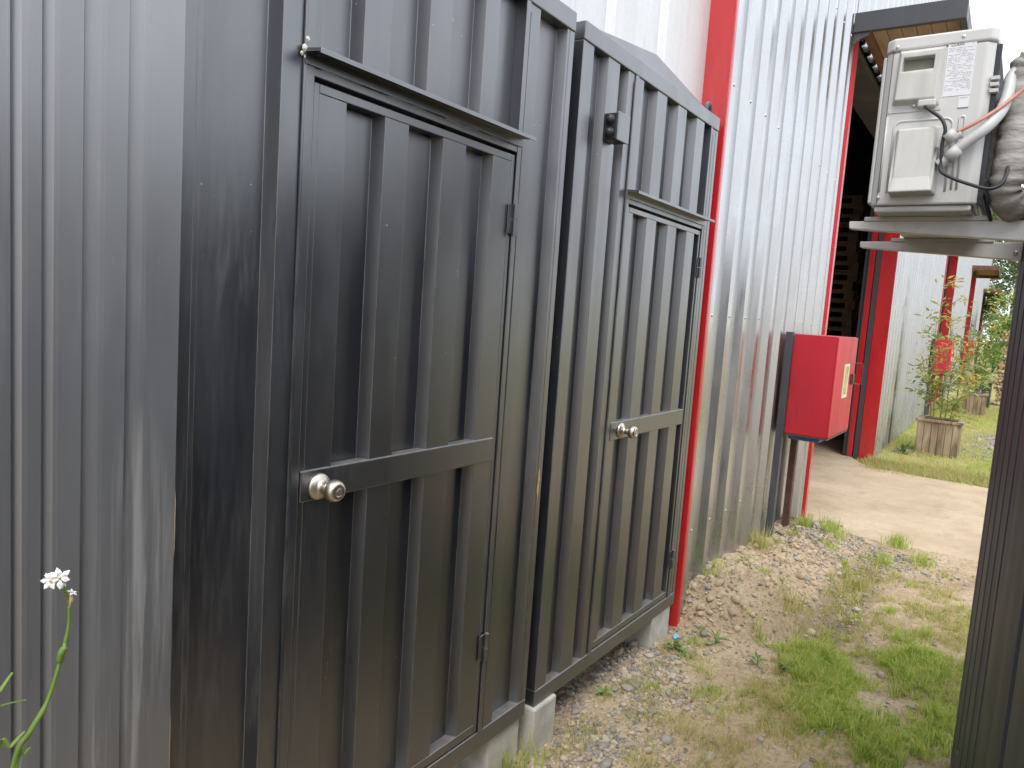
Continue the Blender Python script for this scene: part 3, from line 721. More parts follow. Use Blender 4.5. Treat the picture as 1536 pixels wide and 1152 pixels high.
# pipes
def PYp(px, py, y):
    v = AX+RT*((px-768)/FPX)-UP*((py-576)/FPX); t = (y-CAM[1])/v.y
    return (CAM[0]+v.x*t, y, CAM[2]+v.z*t)
def smooth_path(P, n=6):
    P = [Vector(p) for p in P]; out = []
    for i in range(len(P)-1):
        a, b, c, d = P[max(i-1, 0)], P[i], P[i+1], P[min(i+2, len(P)-1)]
        for k in range(n):
            t = k/n; out.append(.5*((2*b)+(c-a)*t+(2*a-5*b+4*c-d)*t*t+(3*b-a-3*c+d)*t**3))
    return out+[P[-1]]
pp = thing('refrigerant_pipes', (1.2, 2.58, 2.15), 'white insulated pipes and thick taped hose bundle behind the air conditioner', 'pipes')
MB().tube(smooth_path([PYp(1408, 248, 2.592), PYp(1424, 234, 2.588), PYp(1450, 213, 2.588), PYp(1480, 191, 2.60), PYp(1502, 166, 2.63), PYp(1512, 140, 2.66), PYp(1517, 116, 2.69), PYp(1530, 103, 2.71), PYp(1552, 100, 2.72)]), .0165, 12).build('insulated_pipe', 'pvc_white', pp, smooth=True)
MB().tube([PYp(1420, 238, 2.588), PYp(1438, 223, 2.588)], .0185, 12).build('pipe_sleeve', 'pvc_white', pp, smooth=True)
MB().tube(smooth_path([PYp(1408, 222, 2.592), PYp(1420, 212, 2.585), PYp(1442, 200, 2.585)]), .012, 10).build('insulated_pipe', 'pvc_white', pp, smooth=True)
MB().tube([PYp(1418, 210, 2.582), PYp(1434, 199, 2.582)], .0185, 12).build('joint_sleeve', 'pvc_white', pp, smooth=True)
MB().tube(smooth_path([PYp(1436, 198, 2.578), PYp(1460, 186, 2.58), PYp(1490, 168, 2.60), PYp(1515, 150, 2.62), PYp(1550, 122, 2.64)]), .0055, 8).build('copper_line', 'copper_pink', pp, smooth=True)
path = smooth_path([PYp(1550, 92, 2.72), PYp(1538, 106, 2.72), PYp(1533, 140, 2.71), PYp(1525, 185, 2.70), PYp(1517, 230, 2.69), PYp(1510, 268, 2.69), PYp(1508, 292, 2.70), PYp(1520, 310, 2.73), PYp(1555, 305, 2.80)])
MB().tube(path, [.043+.0035*math.sin(i*1.7)+.002*math.sin(i*4.1) for i in range(len(path))], 16).build('taped_bundle', 'pipe_wrap', pp, smooth=True)
path = smooth_path([PYp(1500, 150, 2.74), PYp(1493, 200, 2.74), PYp(1488, 250, 2.74), PYp(1490, 290, 2.74), PYp(1506, 300, 2.74)])
MB().tube(path, [.030+.003*math.sin(i*2.1) for i in range(len(path))], 14).build('taped_bundle', 'pipe_wrap', pp, smooth=True)
cb = tag(MB().tube(smooth_path([PYp(1386, 158, 2.602), PYp(1396, 166, 2.585), PYp(1412, 178, 2.575), PYp(1418, 194, 2.57), PYp(1414, 212, 2.575), PYp(1412, 240, 2.578), PYp(1411, 256, 2.575), PYp(1426, 266, 2.57), PYp(1450, 275, 2.57), PYp(1480, 283, 2.575), PYp(1498, 279, 2.59), PYp(1508, 266, 2.615), PYp(1512, 250, 2.65)]), .0052, 8).build('power_cable', 'rubber', smooth=True),
    'thin black power cable looping down the side of the air conditioner', 'cable')
tag(MB().tube(smooth_path([PYp(1478, 270, 2.66), PYp(1474, 284, 2.66), PYp(1479, 296, 2.67), PYp(1481, 312, 2.69), PYp(1486, 330, 2.73)]), .006, 7).build('cable_end', 'rubber', smooth=True),
    'short frayed black cable end hanging onto the bracket arm', 'cable')

# ------------------------------------------------------------------ fire hose cabinets
def hose_cabinet(label):
    t = thing('hose_cabinet', (.2, 5.9, 0), label, 'fire cabinet', 'red fire hose cabinets along the factory wall')
    x0, x1, y0, y1, z0, z1 = .055, .352, 5.50, 6.22, .955, 1.672
    MB().box(x0, x1-.012, y0, y1, z0, z1).build('body', 'cabinet_red', t, .003)
    d = MB().box(x1-.0115, x1, y0+.002, y1-.002, z0+.004, z1-.004).build('door', 'cabinet_red', t, .002)
    f = MB()
    wy0, wy1, wz0, wz1 = y0+.30, y0+.47, z0+.27, z0+.52
    f.box(x1+.0003, x1+.007, wy0, wy0+.02, wz0, wz1).box(x1+.0003, x1+.007, wy1-.02, wy1, wz0, wz1).box(x1+.0003, x1+.007, wy0+.0201, wy1-.0201, wz0, wz0+.02).box(x1+.0003, x1+.007, wy0+.0201, wy1-.0201, wz1-.02, wz1)
    f.build('window_frame', 'cream_trim', d)
    MB().box(x1+.0002, x1+.003, wy0+.0202, wy1-.0202, wz0+.0202, wz1-.0202).build('window_pane', 'window_pane', d)
    MB().box(x1+.0003, x1+.022, y1-.14, y1-.09, z0+.36, z0+.44).build('latch', 'brass_dark', d, .002)
    m = MB(); m.tube([(x1+.004, y1-.03, z0+.52), (x1+.06, y1-.02, z0+.52), (x1+.06, y1-.02, z0+.36), (x1+.004, y1-.03, z0+.36)], .004, 6); m.build('pull_handle', 'brass_dark', d)
    MB().box(x0-.004, x1-.004, y0-.004, y1+.002, z0-.014, z0-.0005).build('base_tray', 'brass_dark', t)
    MB().prism_z([(x0+.02, y0+.03), (x1-.06, y0+.03), (x1-.06, y1-.03), (x0+.02, y1-.03)], z0-.045, z0-.0145).build('blue_liner', 'blue_plastic', t, .01)
    for yy in (y0-.042, y0+.43): MB().box(x0-.048, x0-.0005, yy-.012, yy+.042, -.08, z1+.012 if yy < y0 else z0-.0005).build('post', 'beam_paint' if yy < y0 else 'rust_steel', t, .003)
    MB().box(x0-.046, x0-.002, y0-.0015, y0+.427, z0+.05, z0+.09).build('brace', 'beam_paint', t)
    return t
hc = hose_cabinet('red steel hose cabinet on dark posts beside the loading door with stacked pallets')
for dy, lab in ((12.45, 'red hose cabinet standing behind the planter with the orange tinged shrub'), (24.6, 'small far red hose cabinet behind the second planter')):
    b = bxf(.0, 5.9+dy, 0); c = copy_tree(hc, None, (b[0]+.2+.03, b[1], 0)); c['label'] = lab

# ------------------------------------------------------------------ planters and shrubs
def planter(x0, x1, y0, y1, z1, label):
    t = thing('planter_box', ((x0+x1)/2, (y0+y1)/2, 0), label, 'planter', 'weathered wooden planters along the wall')
    def boards(n, fn):
        for i in range(n):
            a, b = i/n, (i+1)/n; fn(a, b, random.uniform(-.004, .004))
    n = 6
    boards(n, lambda a, b, j: MB().box(x0+(x1-x0)*a+.003, x0+(x1-x0)*b-.003, y0-.012+j, y0+.012+j, -.04, z1-.035).build('board', 'weathered_wood', t, .003))
    boards(n, lambda a, b, j: MB().box(x0+(x1-x0)*a+.003, x0+(x1-x0)*b-.003, y1-.012+j, y1+.012+j, -.04, z1-.035).build('board', 'weathered_wood', t, .003))
    boards(n, lambda a, b, j: MB().box(x0-.0+j, x0+.022+j, y0+.02+(y1-y0-.04)*a+.002, y0+.02+(y1-y0-.04)*b-.002, -.04, z1-.035).build('board', 'weathered_wood', t, .003))
    boards(n, lambda a, b, j: MB().box(x1-.022+j, x1+j, y0+.02+(y1-y0-.04)*a+.002, y0+.02+(y1-y0-.04)*b-.002, -.04, z1-.035).build('board', 'weathered_wood', t, .003))
    for (a, b, c, d) in ((x0-.03, x1+.03, y0-.03, y0+.05), (x0-.03, x1+.03, y1-.05, y1+.03), (x0-.03, x0+.05, y0+.051, y1-.051), (x1-.05, x1+.03, y0+.051, y1-.051)):
        MB().box(a, b, c, d, z1-.0345, z1).build('rim_board', 'weathered_wood', t, .004)
    MB().box(x0+.03, x1-.03, y0+.03, y1-.03, z1-.12, z1-.07).build('planting_soil', 'soil', t)
    return t
def leaves(V, F, c, n, rad, L, wd, rnd, droop=.3):
    for _ in range(n):
        p = Vector(c)+Vector((rnd.gauss(0, rad), rnd.gauss(0, rad), rnd.gauss(0, rad)))
        d = Vector((rnd.gauss(0, 1), rnd.gauss(0, 1), rnd.uniform(-.6-droop, .8))).normalized()
        s = d.cross(Vector((rnd.gauss(0, 1), rnd.gauss(0, 1), rnd.gauss(0, 1)))).normalized()
        l = L*rnd.uniform(.6, 1.25); w_ = wd*rnd.uniform(.7, 1.2); b = len(V)
        nrm = d.cross(s)
        V += [tuple(p), tuple(p+d*l*.45+s*w_+nrm*w_*.35), tuple(p+d*l), tuple(p+d*l*.45-s*w_+nrm*w_*.35)]
        F += [(b, b+1, b+2), (b, b+2, b+3)]
def shrub(base, stems, label, leafm, L, W, seed, n_leaf):
    rnd = random.Random(seed)
    t = thing('planter_shrub', base, label, 'shrub', 'shrubs growing in the wooden planters')
    V, F = [], []; st = MB()
    for (dx, dy, h, lx, ly) in stems:
        P = [Vector((base[0]+dx+lx*(q/8)**1.6+rnd.gauss(0, .012), base[1]+dy+ly*(q/8)**1.6+rnd.gauss(0, .012), base[2]-.06+h*q/8)) for q in range(9)]
        st.tube(P, [.011*(1-q/10) for q in range(9)], 6)
        for q in range(2, 9):
            for _ in range(2):
                a = rnd.uniform(0, 6.28); l = rnd.uniform(.10, .30)*(1.25-q/12)
                e = P[q]+Vector((math.cos(a)*l, math.sin(a)*l, l*rnd.uniform(.1, .8)))
                st.tube([P[q], P[q].lerp(e, .5)+Vector((0, 0, .01)), e], [.0035, .0028, .0018], 4)
                leaves(V, F, e, n_leaf, .055, L, W, rnd); leaves(V, F, P[q].lerp(e, .5), n_leaf//2, .035, L, W, rnd)
    st.build('stems', 'twig', t)
    m = MB(); m.v = V; m.f = F; m.build('foliage', leafm, t, recalc=False)
    return t
planter(.262, .805, 12.28, 12.80, .52, 'weathered plank planter holding the orange tinged shrub')
shrub((.53, 12.54, .45), [(-.10, 0, 1.55, -.12, 0), (-.02, .05, 2.08, -.04, .05), (.05, -.05, 1.35, .10, 0), (.10, .06, 1.95, .40, .1), (-.12, .1, .95, -.24, 0), (.12, -.05, .75, .16, -.1)],
      'tall sparse shrub with yellow and orange tinged leaves in a plank planter', 'shrub_leaf', .115, .016, 5, 8)
planter(.41, .855, 19.7, 20.25, .50, 'weathered plank planter holding the bright green shrub, nearer the log stacks')
shrub((.64, 19.97, .43), [(-.05, 0, 1.45, -.06, 0), (0, .05, 1.85, .08, .05), (.08, -.05, 1.6, .12, 0), (.05, .1, 1.2, .12, .1)],
      'dense bright green shrub in the second plank planter', 'shrub_leaf_green', .13, .021, 9, 9)

# ------------------------------------------------------------------ stacked log bundles
def log_bundle(x0, x1, y0, y1, z0, z1, label, seed):
    rnd = random.Random(seed)
    t = thing('log_bundle', ((x0+x1)/2, (y0+y1)/2, z0), label, 'logs', 'bundles of cut logs stacked beyond the planters')
    m = MB(); z = z0+.085; row = 0; r0 = .042
    while z < z1-.03:
        x = x0+.045+(row % 2)*.04
        while x < x1-.03:
            r_ = r0*rnd.uniform(.75, 1.12); cx_, cz_ = x+rnd.gauss(0, .006), z+rnd.gauss(0, .006); yy = y0+rnd.uniform(0, .035)
            V = [(cx_+r_*math.cos(a), yy, cz_+r_*math.sin(a)) for a in [2*math.pi*k/8 for k in range(8)]]
            m.prism(V, [(p[0], y0+.9, p[2]) for p in V]); x += .084
        z += .074; row += 1
    o = m.build('logs', 'log_end', t, kind='stuff')
    for q in range(3): MB().box(x0, x1, y0+.02+q*.4, y0+.12+q*.4, z0, z0+.040).build('bearer', 'pallet_wood', t)
    return t
LV = ('lowest', 'second lowest', 'middle', 'second highest', 'topmost')
for ci, (xa, xb) in enumerate(((.90, 1.95),)):
    zz = 0.0
    for li, hh in enumerate((.44, .42, .40, .41, .38)):
        log_bundle(xa+random.uniform(-.02, .02), xb, 23.5+random.uniform(0, .05), 24.5, zz, zz+hh,
            LV[li]+' bundle of round cut logs in the stack beyond the second planter', 40+ci*10+li); zz += hh
tag(MB().box(.52, .86, 22.2, 23.0, -.05, .62).box(.50, .88, 22.18, 23.02, .6201, .66).build('dark_crate', 'interior_dark', bevel=.01), 'low dark crate between the second planter and the log stacks', 'crate')

# ------------------------------------------------------------------ trees beyond the yard
def tree(x, y, h, cr, label, leafm, seed, nleaf=2600, bare=.25, L=.28, W=.07):
    rnd = random.Random(seed)
    t = thing('tree', (x, y, gz(x, y)-.1), label, 'tree', 'trees beyond the yard')
    tr = MB(); P = [Vector((x+rnd.gauss(0, .12)*q/6, y+rnd.gauss(0, .12)*q/6, -.1+h*.93*q/8)) for q in range(9)]
    tr.tube(P, [h*.013*(1-.85*q/8) for q in range(9)], 8)
    ends = []
    for q in range(26):
        f = bare+(1-bare)*rnd.random()**.8; k = min(7, int(f*8)); b = P[k].lerp(P[k+1], f*8-k)
        a = rnd.uniform(0, 6.28); l = cr*(1.15-f*.75)*rnd.uniform(.55, 1.1)
        e = b+Vector((math.cos(a)*l, math.sin(a)*l, l*rnd.uniform(.15, .9)))
        mid = b.lerp(e, .5)+Vector((0, 0, .1*l)); tr.tube([b, mid, e], [h*.004, h*.0028, h*.001], 5); ends += [(e, l*.34), (mid, l*.26)]
    ends.append((P[-1], cr*.3))
    tr.build('trunk', 'bark', t, smooth=True)
    V, F = [], []
    for (c, r_) in ends: leaves(V, F, c, nleaf//len(ends), max(.2, r_*.75), L, W, rnd, .5)
    m = MB(); m.v = V; m.f = F; m.build('crown', leafm, t, recalc=False)
TL = 'tall dark green tree behind the log stacks'; TB = 'bright green bushy tree beyond the end of the factory'
for i, (x, y, h, cr) in enumerate(((-1.0, 57, 13, 3.0), (.6, 60, 15, 3.2), (2.4, 56, 14, 3.0), (4.2, 60, 16, 3.4), (6.2, 56, 14, 3.4), (8.5, 61, 16, 3.6), (11, 57, 15, 3.6), (3.2, 66, 17, 4), (-2.5, 68, 16, 4), (7.2, 69, 18, 4))):
    tree(x, y, h, cr, TL, 'tree_leaf', 100+i, 3600, .12)
for i, (x, y, h, cr) in enumerate(((.9, 36, 2.6, 1.0), (1.9, 40, 3.2, 1.3), (3.4, 38, 3.0, 1.3), (.2, 48, 4.2, 1.6))):
    tree(x, y, h, cr, TB, 'tree_leaf_bright', 200+i, 2600, .1, .16, .045)

# ------------------------------------------------------------------ grass, gravel, stones, weeds
def blades(name, P, H, Wd, mat, lean=.5, label='', clump=0):
    if clump:
        c = P[rng.integers(0, len(P), max(1, len(P)//clump))]; hf = np.repeat(rng.lognormal(-.08, .38, len(c)), clump)
        off = rng.normal(0, .011, (len(c)*clump, 2)); P = np.repeat(c, clump, 0); P = P.copy(); P[:, :2] += off
        out = off/(np.linalg.norm(off, axis=1)[:, None]+1e-6)
    n = len(P); a = rng.uniform(0, 2*np.pi, n); b = rng.uniform(0, 2*np.pi, n); ln = np.abs(rng.normal(0, lean, n))
    H = H*rng.uniform(.5, 1.25, n); Wd = Wd*rng.uniform(.7, 1.3, n)
    D = np.stack([np.cos(a), np.sin(a)], 1)
    if clump: H = H*hf; D = D*.5+out; D /= np.linalg.norm(D, axis=1)[:, None]
    S = np.stack([np.cos(b), np.sin(b)], 1)*Wd[:, None]
    V = np.zeros((n, 5, 3))
    V[:, 0, :2] = P[:, :2]-S; V[:, 1, :2] = P[:, :2]+S; V[:, 0, 2] = V[:, 1, 2] = P[:, 2]-.004
    mid = P[:, :2]+D*(H*ln*.30)[:, None]
    V[:, 2, :2] = mid+S*.75; V[:, 3, :2] = mid-S*.75; V[:, 2, 2] = V[:, 3, 2] = P[:, 2]+H*.55
    V[:, 4, :2] = P[:, :2]+D*(H*ln)[:, None]; V[:, 4, 2] = P[:, 2]+H*np.clip(1-.25*ln, .35, 1)
    i = np.arange(n)*5
    o = mesh_np(name, V.reshape(-1, 3), np.stack([i, i+1, i+2, i+3], 1), mat, 'stuff', np.stack([i+3, i+2, i+4], 1))
    if label: o['label'] = label
    return o
def scatter(n, x0, x1, y0, y1, dens):
    out = []
    while len(out) < n:
        x, y = random.uniform(x0, x1), random.uniform(y0, y1)
        if random.random() < dens(x, y): out.append((x, y, gz(x, y)))
    return np.array(out)
G1 = [PG(*p) for p in ((1250, 1060), (1290, 1090), (1230, 990), (1220, 960), (1255, 1010), (1400, 1000), (1380, 1010), (1350, 1000), (1410, 1120), (1330, 1130), (1210, 1030), (1420, 1060))]
def dgreen(x, y):
    s = sum(math.exp(-((x-a)**2/.016+(y-b)**2/.045)) for a, b in G1)
    n = noise.noise((x*4.3, y*4.3, 9.1))+.7*noise.noise((x*12, y*12, 3.1))
    return max(0., min(1., s*.9+n*.75-.22))**1.2
def ddry(x, y):
    if x < .52+.1*noise.noise((y*2, 0, 0)): return .05 if x > .12 and y < 3.7 else 0.
    n = noise.noise((x*2.6, y*2.6, 4.1)); f = noise.noise((x*9, y*9, 2.1))
    return max(0., min(1., .30+n*1.2+f*.5))*(1-sm(5.6, 6.3, y))
blades('grass', scatter(19000, .08, 1.6, 2.2, 6.2, dgreen), .048, .0023, 'grass_green', .8, 'short green grass in patches on the bare soil', 13)
blades('dry_grass', scatter(26000, .08, 1.6, 2.2, 6.3, ddry), .030, .0019, 'grass_dry', 1.0, 'thin yellowing grass on the sandy soil', 9)
blades('sparse_grass', scatter(2200, .02, .75, 2.35, 3.6, lambda x, y: max(0, .15+noise.noise((x*6, y*6, 1.1)))), .055, .0014, 'grass_dry', .8, 'sparse pale grass among the gravel by the cabins')
def dfar(x, y):
    n = noise.noise((x*.9, y*.9, 7.7)); f = noise.noise((x*4, y*4, 1.2))
    d = .55+n*.9+f*.5
    if 12.8 < y < 16 and x > 1.0+.3*f: d *= .04
    return max(0., min(1., d))
blades('lawn', scatter(46000, -.35, 3.2, 10.3, 23, dfar), .055, .0035, 'grass_dry', .8, 'yellow green lawn around the planters')
blades('lawn_green', scatter(15000, -.35, 3.2, 10.3, 23, lambda x, y: max(0, noise.noise((x*1.1, y*1.1, 3.3))+.1)), .06, .0035, 'grass_green', .8, 'greener tufts in the lawn around the planters')
# clumps one can tell apart
TUFT = [((1130, 838), 130, .16, 'dry', 'dry grass tuft against the galvanised wall before the cabinet posts'), ((1205, 806), 110, .14, 'green', 'green grass tuft at the foot of the cabinet posts'),
        ((1245, 812), 190, .15, 'green', 'lush green grass tuft at the edge of the concrete beside the red door trim'), ((1345, 824), 160, .12, 'green', 'green grass tuft at the concrete edge in the middle of the track'),
        ((1322, 846), 120, .12, 'green', 'green grass tuft in the gravel before the concrete edge'), ((1385, 848), 120, .10, 'green', 'low green grass tuft by the stones at the concrete edge'),
        ((1190, 912), 120, .13, 'dry', 'yellow grass tuft on the lip of the spoil bank'), ((1290, 870), 170, .10, 'dry', 'dry grass tuft at the upper end of the runnel'),
        ((752, 1143), 70, .13, 'green', 'fresh green grass tuft before the concrete block of the scratched cabin'), ((1065, 890), 60, .09, 'green', 'small green tuft on the spoil bank by the wall')]
for (px, n, h, kind, lab) in TUFT:
    x, y = PG(*px, .08 if px[0] < 1260 and px[0] > 1020 else .0)
    if px[0] < 800: x = .03
    if px[0] == 1130: x = .045
    P = np.array([(x+random.gauss(0, .045), y+random.gauss(0, .060), 0) for _ in range(n)]); P[:, 0] = np.maximum(P[:, 0], .008); P[:, 2] = [gz(a, b) for a, b in P[:, :2]]
    if y > 6.42: P[:, 2] = np.maximum(P[:, 2], .0)
    o = blades('grass_tuft', P, h, .0022, 'grass_dry' if kind == 'dry' else 'grass_green', .5); del o['kind']; tag(o, lab, 'grass tuft')
random.seed(21)
# verge of the far lawn along the wall and the concrete
blades('verge_grass', scatter(5600, -.12, 1.6, 9.95, 11.2, lambda x, y: max(0, .75-abs(y-10.45-.2*noise.noise((x*2, 1, 2)))*1.5)), .10, .0032, 'grass_dry', .7, 'taller rough grass along the far edge of the concrete')

# gravel: small stones in one object
ico = bmesh.new(); bmesh.ops.create_icosphere(ico, subdivisions=1, radius=1)
ICO_V = np.array([v.co[:] for v in ico.verts]); ICO_F = np.array([[v.index for v in f.verts] for f in ico.faces]); ico.free()
def pebbles(name, P, size, mat, label, flat=.6, sink=.25, jag=.13):
    n = len(P); nv = len(ICO_V)
    S = size[:, None]*rng.uniform(.7, 1.3, (n, 3)); S[:, 2] *= flat
    A = rng.uniform(0, 6.283, n); J = ICO_V[None]*(1+rng.normal(0, jag, (n, nv, 1)))
    V = J*S[:, None, :]; c, s_ = np.cos(A)[:, None], np.sin(A)[:, None]
    X = V[..., 0]*c-V[..., 1]*s_; Y = V[..., 0]*s_+V[..., 1]*c
    V = np.stack([X, Y, V[..., 2]], -1)+P[:, None, :]; V[..., 2] += (S[:, 2]*(1-2*sink))[:, None]*.5
    F = (ICO_F[None]+(np.arange(n)*nv)[:, None, None]).reshape(-1, 3)
    o = mesh_np(name, V.reshape(-1, 3), None, mat, 'stuff', F); o['label'] = label
    return o
def dgrav(x, y):
    a = math.exp(-((x-.05)**2/.09+(y-2.9)**2/.7)); b = .9*math.exp(-((x-.32)**2/.10+(y-5.85)**2/.16)); c = .6*math.exp(-((x-.75)**2/.1+(y-6.2)**2/.05)); d = .45*math.exp(-((x-.66)**2/.012+(y-4.95)**2/.3))
    n = noise.noise((x*5, y*5, 6.6))
    return max(.012, min(1, (a+b+c+d)*(.75+n*1.1)))
P = scatter(9000, -.45, 1.3, 2.15, 6.45, dgrav); pebbles('gravel', P, np.minimum(rng.lognormal(math.log(.0060), .5, len(P)), .015), 'gravel', 'small grey gravel scattered over the soil')
P = scatter(2600, -.05, .62, 3.75, 6.3, lambda x, y: (1 if gz(x, y) > .05 else .1)); pebbles('soil_clods', P, np.minimum(rng.lognormal(math.log(.0055), .8, len(P)), .028), 'clod', 'crumbled clods of sandy soil on the spoil bank', .75, .5, .27)
P = scatter(4200, .75, 3.2, 12.5, 16.2, lambda x, y: .9 if x > 1.0+.3*noise.noise((x*3, y*3, 0)) else .15); pebbles('drive_gravel', P, rng.lognormal(math.log(.013), .4, len(P)), 'gravel', 'grey gravel drive beside the first planter')
# larger stones, one object each
SM = []
for q in range(7):
    b = bmesh.new(); bmesh.ops.create_icosphere(b, subdivisions=2, radius=1); rs = random.Random(q)
    fl = (rs.uniform(.85, 1.2), rs.uniform(.6, .95), rs.uniform(.42, .7)); off = Vector((q*7.1, 0, 0))
    for v in b.verts:
        k = 1+.34*noise.noise(v.co*1.1+off)+.18*noise.noise(v.co*2.4+off)+.05*noise.noise(v.co*6+off); v.co = Vector((v.co.x*fl[0]*k, v.co.y*fl[1]*k, v.co.z*fl[2]*k))
    me = bpy.data.meshes.new('stone'); b.to_mesh(me); b.free(); me.materials.append(MAT['river_stone'])
    for p in me.polygons: p.use_smooth = True
    SM.append(me)
def stone(x, y, r_, lab, grp):
    o = bpy.data.objects.new('stone', random.choice(SM)); COL.objects.link(o)
    o.location = (x, y, gz(x, y)+r_*.22); o.scale = (r_,)*3; o.rotation_euler = (random.uniform(-.3, .3), random.uniform(-.3, .3), random.uniform(0, 6.28))
    return tag(o, lab, 'stone', grp)
BIG = [((950, 1028), .034, 'tan flat stone lying in the gravel before the cabin with the black box'), ((1062, 1135), .030, 'smooth grey egg shaped stone lying in thin grass'),
       ((972, 1125), .026, 'half buried brown stone in the grassy gravel'), ((1175, 960), .022, 'dark grey stone on the flat soil below the spoil bank'), ((1238, 955), .022, 'grey stone at the edge of the yellow grass'),
       ((1285, 1110), .024, 'pale round stone in the green grass patch'), ((1232, 1105), .020, 'pale stone beside the green grass patch'), ((1160, 868), .028, 'grey stone on the top of the spoil bank'),
       ((950, 970), .036, 'large tan stone under the cabin edge'), ((1060, 880), .030, 'tan stone at the foot of the galvanised wall'), ((1048, 925), .020, 'brown lump of stone beside the corner flashing'), ((1210, 868), .024, 'pink stone on the spoil bank')]
for px, r_, lab in BIG:
    x, y = PG(*px, .1 if px[1] < 930 and px[0] < 1220 else 0.); stone(x, y, r_, lab, None) if False else None
    o = stone(x, y, r_, lab, 'x'); del o['group']
GN = 'loose stones among the gravel'
cnt = 0
while cnt < 230:
    x, y = random.uniform(-.12, 1.25), random.uniform(2.25, 6.4)
    if random.random() < dgrav(x, y)*.9+.02:
        near = y < 4.2
        stone(x, y, random.choice((random.uniform(.010, .020), random.uniform(.014, .030))), 'loose grey stone among the gravel before the cabins' if near else 'loose grey stone on the soil towards the concrete apron', GN if near else 'loose stones by the concrete apron'); cnt += 1

# broad leaved weeds
def weed(x, y, n, L, Wd, label, seed, up=.6):
    rnd = random.Random(seed); z = gz(x, y); V, F = [], []
    t = thing('weed', (x, y, z), label, 'weed')
    st = MB(); st.tube([(x, y, z-.02), (x+.003, y, z+.03), (x, y+.004, z+.045)], [.004, .003, .002], 5); st.build('stem', 'stem_green', t)
    for k in range(n):
        a = rnd.uniform(0, 6.28); el = rnd.uniform(.15, up); l = L*rnd.uniform(.6, 1.1); d = Vector((math.cos(a)*math.cos(el), math.sin(a)*math.cos(el), math.sin(el)))
        s_ = Vector((-math.sin(a), math.cos(a), 0)); p = Vector((x, y, z+rnd.uniform(.0, .04))); b = len(V); w_ = Wd*rnd.uniform(.7, 1.2)
        V += [tuple(p), tuple(p+d*l*.35+s_*w_), tuple(p+d*l*.75+s_*w_*.8+Vector((0, 0, -.004))), tuple(p+d*l+Vector((0, 0, -.01))), tuple(p+d*l*.75-s_*w_*.8+Vector((0, 0, -.004))), tuple(p+d*l*.35-s_*w_), tuple(p+d*l*.5+Vector((0, 0, .006)))]
        F += [(b, b+1, b+6), (b+1, b+2, b+6), (b+2, b+3, b+6), (b+3, b+4, b+6), (b+4, b+5, b+6), (b+5, b, b+6)]
    m = MB(); m.v = V; m.f = F; m.build('leaves', 'weed_leaf', t, recalc=False)
for px, n, L, Wd, lab, z in (((1010, 972), 12, .065, .015, 'broad leaved weed beside the block by the corner flashing', .02), ((1072, 968), 8, .09, .010, 'upright weed growing from the foot of the spoil bank', .0),
                          ((1025, 985), 9, .06, .012, 'small scrambling weed in the gravel beside the corner flashing', 0), ((875, 1030), 6, .05, .014, 'tiny weed in the shade under the cabin edge', 0),
                          ((1180, 1010), 12, .08, .008, 'flat rosette weed with narrow pale leaves', 0), ((1135, 1000), 10, .07, .008, 'small rosette weed among pebbles', 0)):
    x, y = PG(*px, z); weed(max(x, .02), y, n, L, Wd, lab, px[0], 1.1 if 'upright' in lab else .7)
x, y = 12.0, 0
weed(.14, 12.05, 16, .20, .03, 'leafy green weed between the wall and the first planter', 77, 1.2)

# litter
x, y = PG(1011, 950, .03)
tag(MB().lathe((x+.01, y, gz(x, y)+.004), (.5, -.5, .8), [(.017, 0), (.018, .004), (.018, .014), (.016, .017), (.0005, .018)], 16).build('bottle_cap', 'litter_blue'), 'bright blue plastic cap lying by the corner flashing', 'cap')
for px, mt, lab in (((1362, 674), 'litter_red', 'crumpled red wrapper lying beside the first planter'), ((1356, 677), 'litter_blue', 'crumpled blue wrapper lying beside the first planter'), ((1345, 678), 'litter_white', 'crumpled white paper lying near the wall by the first planter'), ((1410, 684), 'litter_white', 'flat white scrap lying before the first planter')):
    x, y = PG(*px); rs = random.Random(px[0]); bm = bmesh.new(); bmesh.ops.create_icosphere(bm, subdivisions=2, radius=1)
    m = MB(); zz = gz(x, y)
    for v in bm.verts: k = 1+.5*noise.noise(v.co*2.3+Vector((px[0], 0, 0))); v.co = v.co*k
    m.add([(x+v.co.x*.06, y+v.co.y*.05, zz+.02+v.co.z*.022) for v in bm.verts], [tuple(v.index for v in f.verts) for f in bm.faces]); bm.free()
    tag(m.build('litter_scrap', mt), lab, 'litter')

# ------------------------------------------------------------------ flowering plant before the grey sheeting
fx = .25
def PXp(px, py, x):
    v = AX+RT*((px-768)/FPX)-UP*((py-576)/FPX); t = (x-CAM[0])/v.x
    return (x, CAM[1]+v.y*t, CAM[2]+v.z*t)
fl = thing('flowering_plant', (.30, .36, 0), 'tall slender stalk with white star flowers before the grey sheeting', 'plant')
top = PXp(97, 880, fx); br2 = PXp(105, 905, fx)
MB().tube(smooth_path([(.30, .36, -.02), (.29, .38, .4), (.27, .415, .8), PXp(20, 1150, fx), PXp(45, 1098, fx), PXp(70, 1055, fx), PXp(88, 1000, fx), PXp(102, 945, fx), PXp(104, 908, fx)]), [.0052]*18+[.0042]*12+[.0032]*12+[.0026]*7, 7).build('stalk', 'stem_green', fl, smooth=True)
MB().tube(smooth_path([PXp(104, 910, fx), PXp(100, 895, fx), PXp(94, 878, fx)]), .0022, 6).build('stalk', 'stem_green', fl, smooth=True)
MB().tube(smooth_path([PXp(90, 992, fx), PXp(92, 980, fx+.004), PXp(96, 972, fx+.004), PXp(97, 965, fx)]), [.002]+[.0055]*12+[.003]*5+[.001], 7).build('bract', 'stem_green', fl, smooth=True)
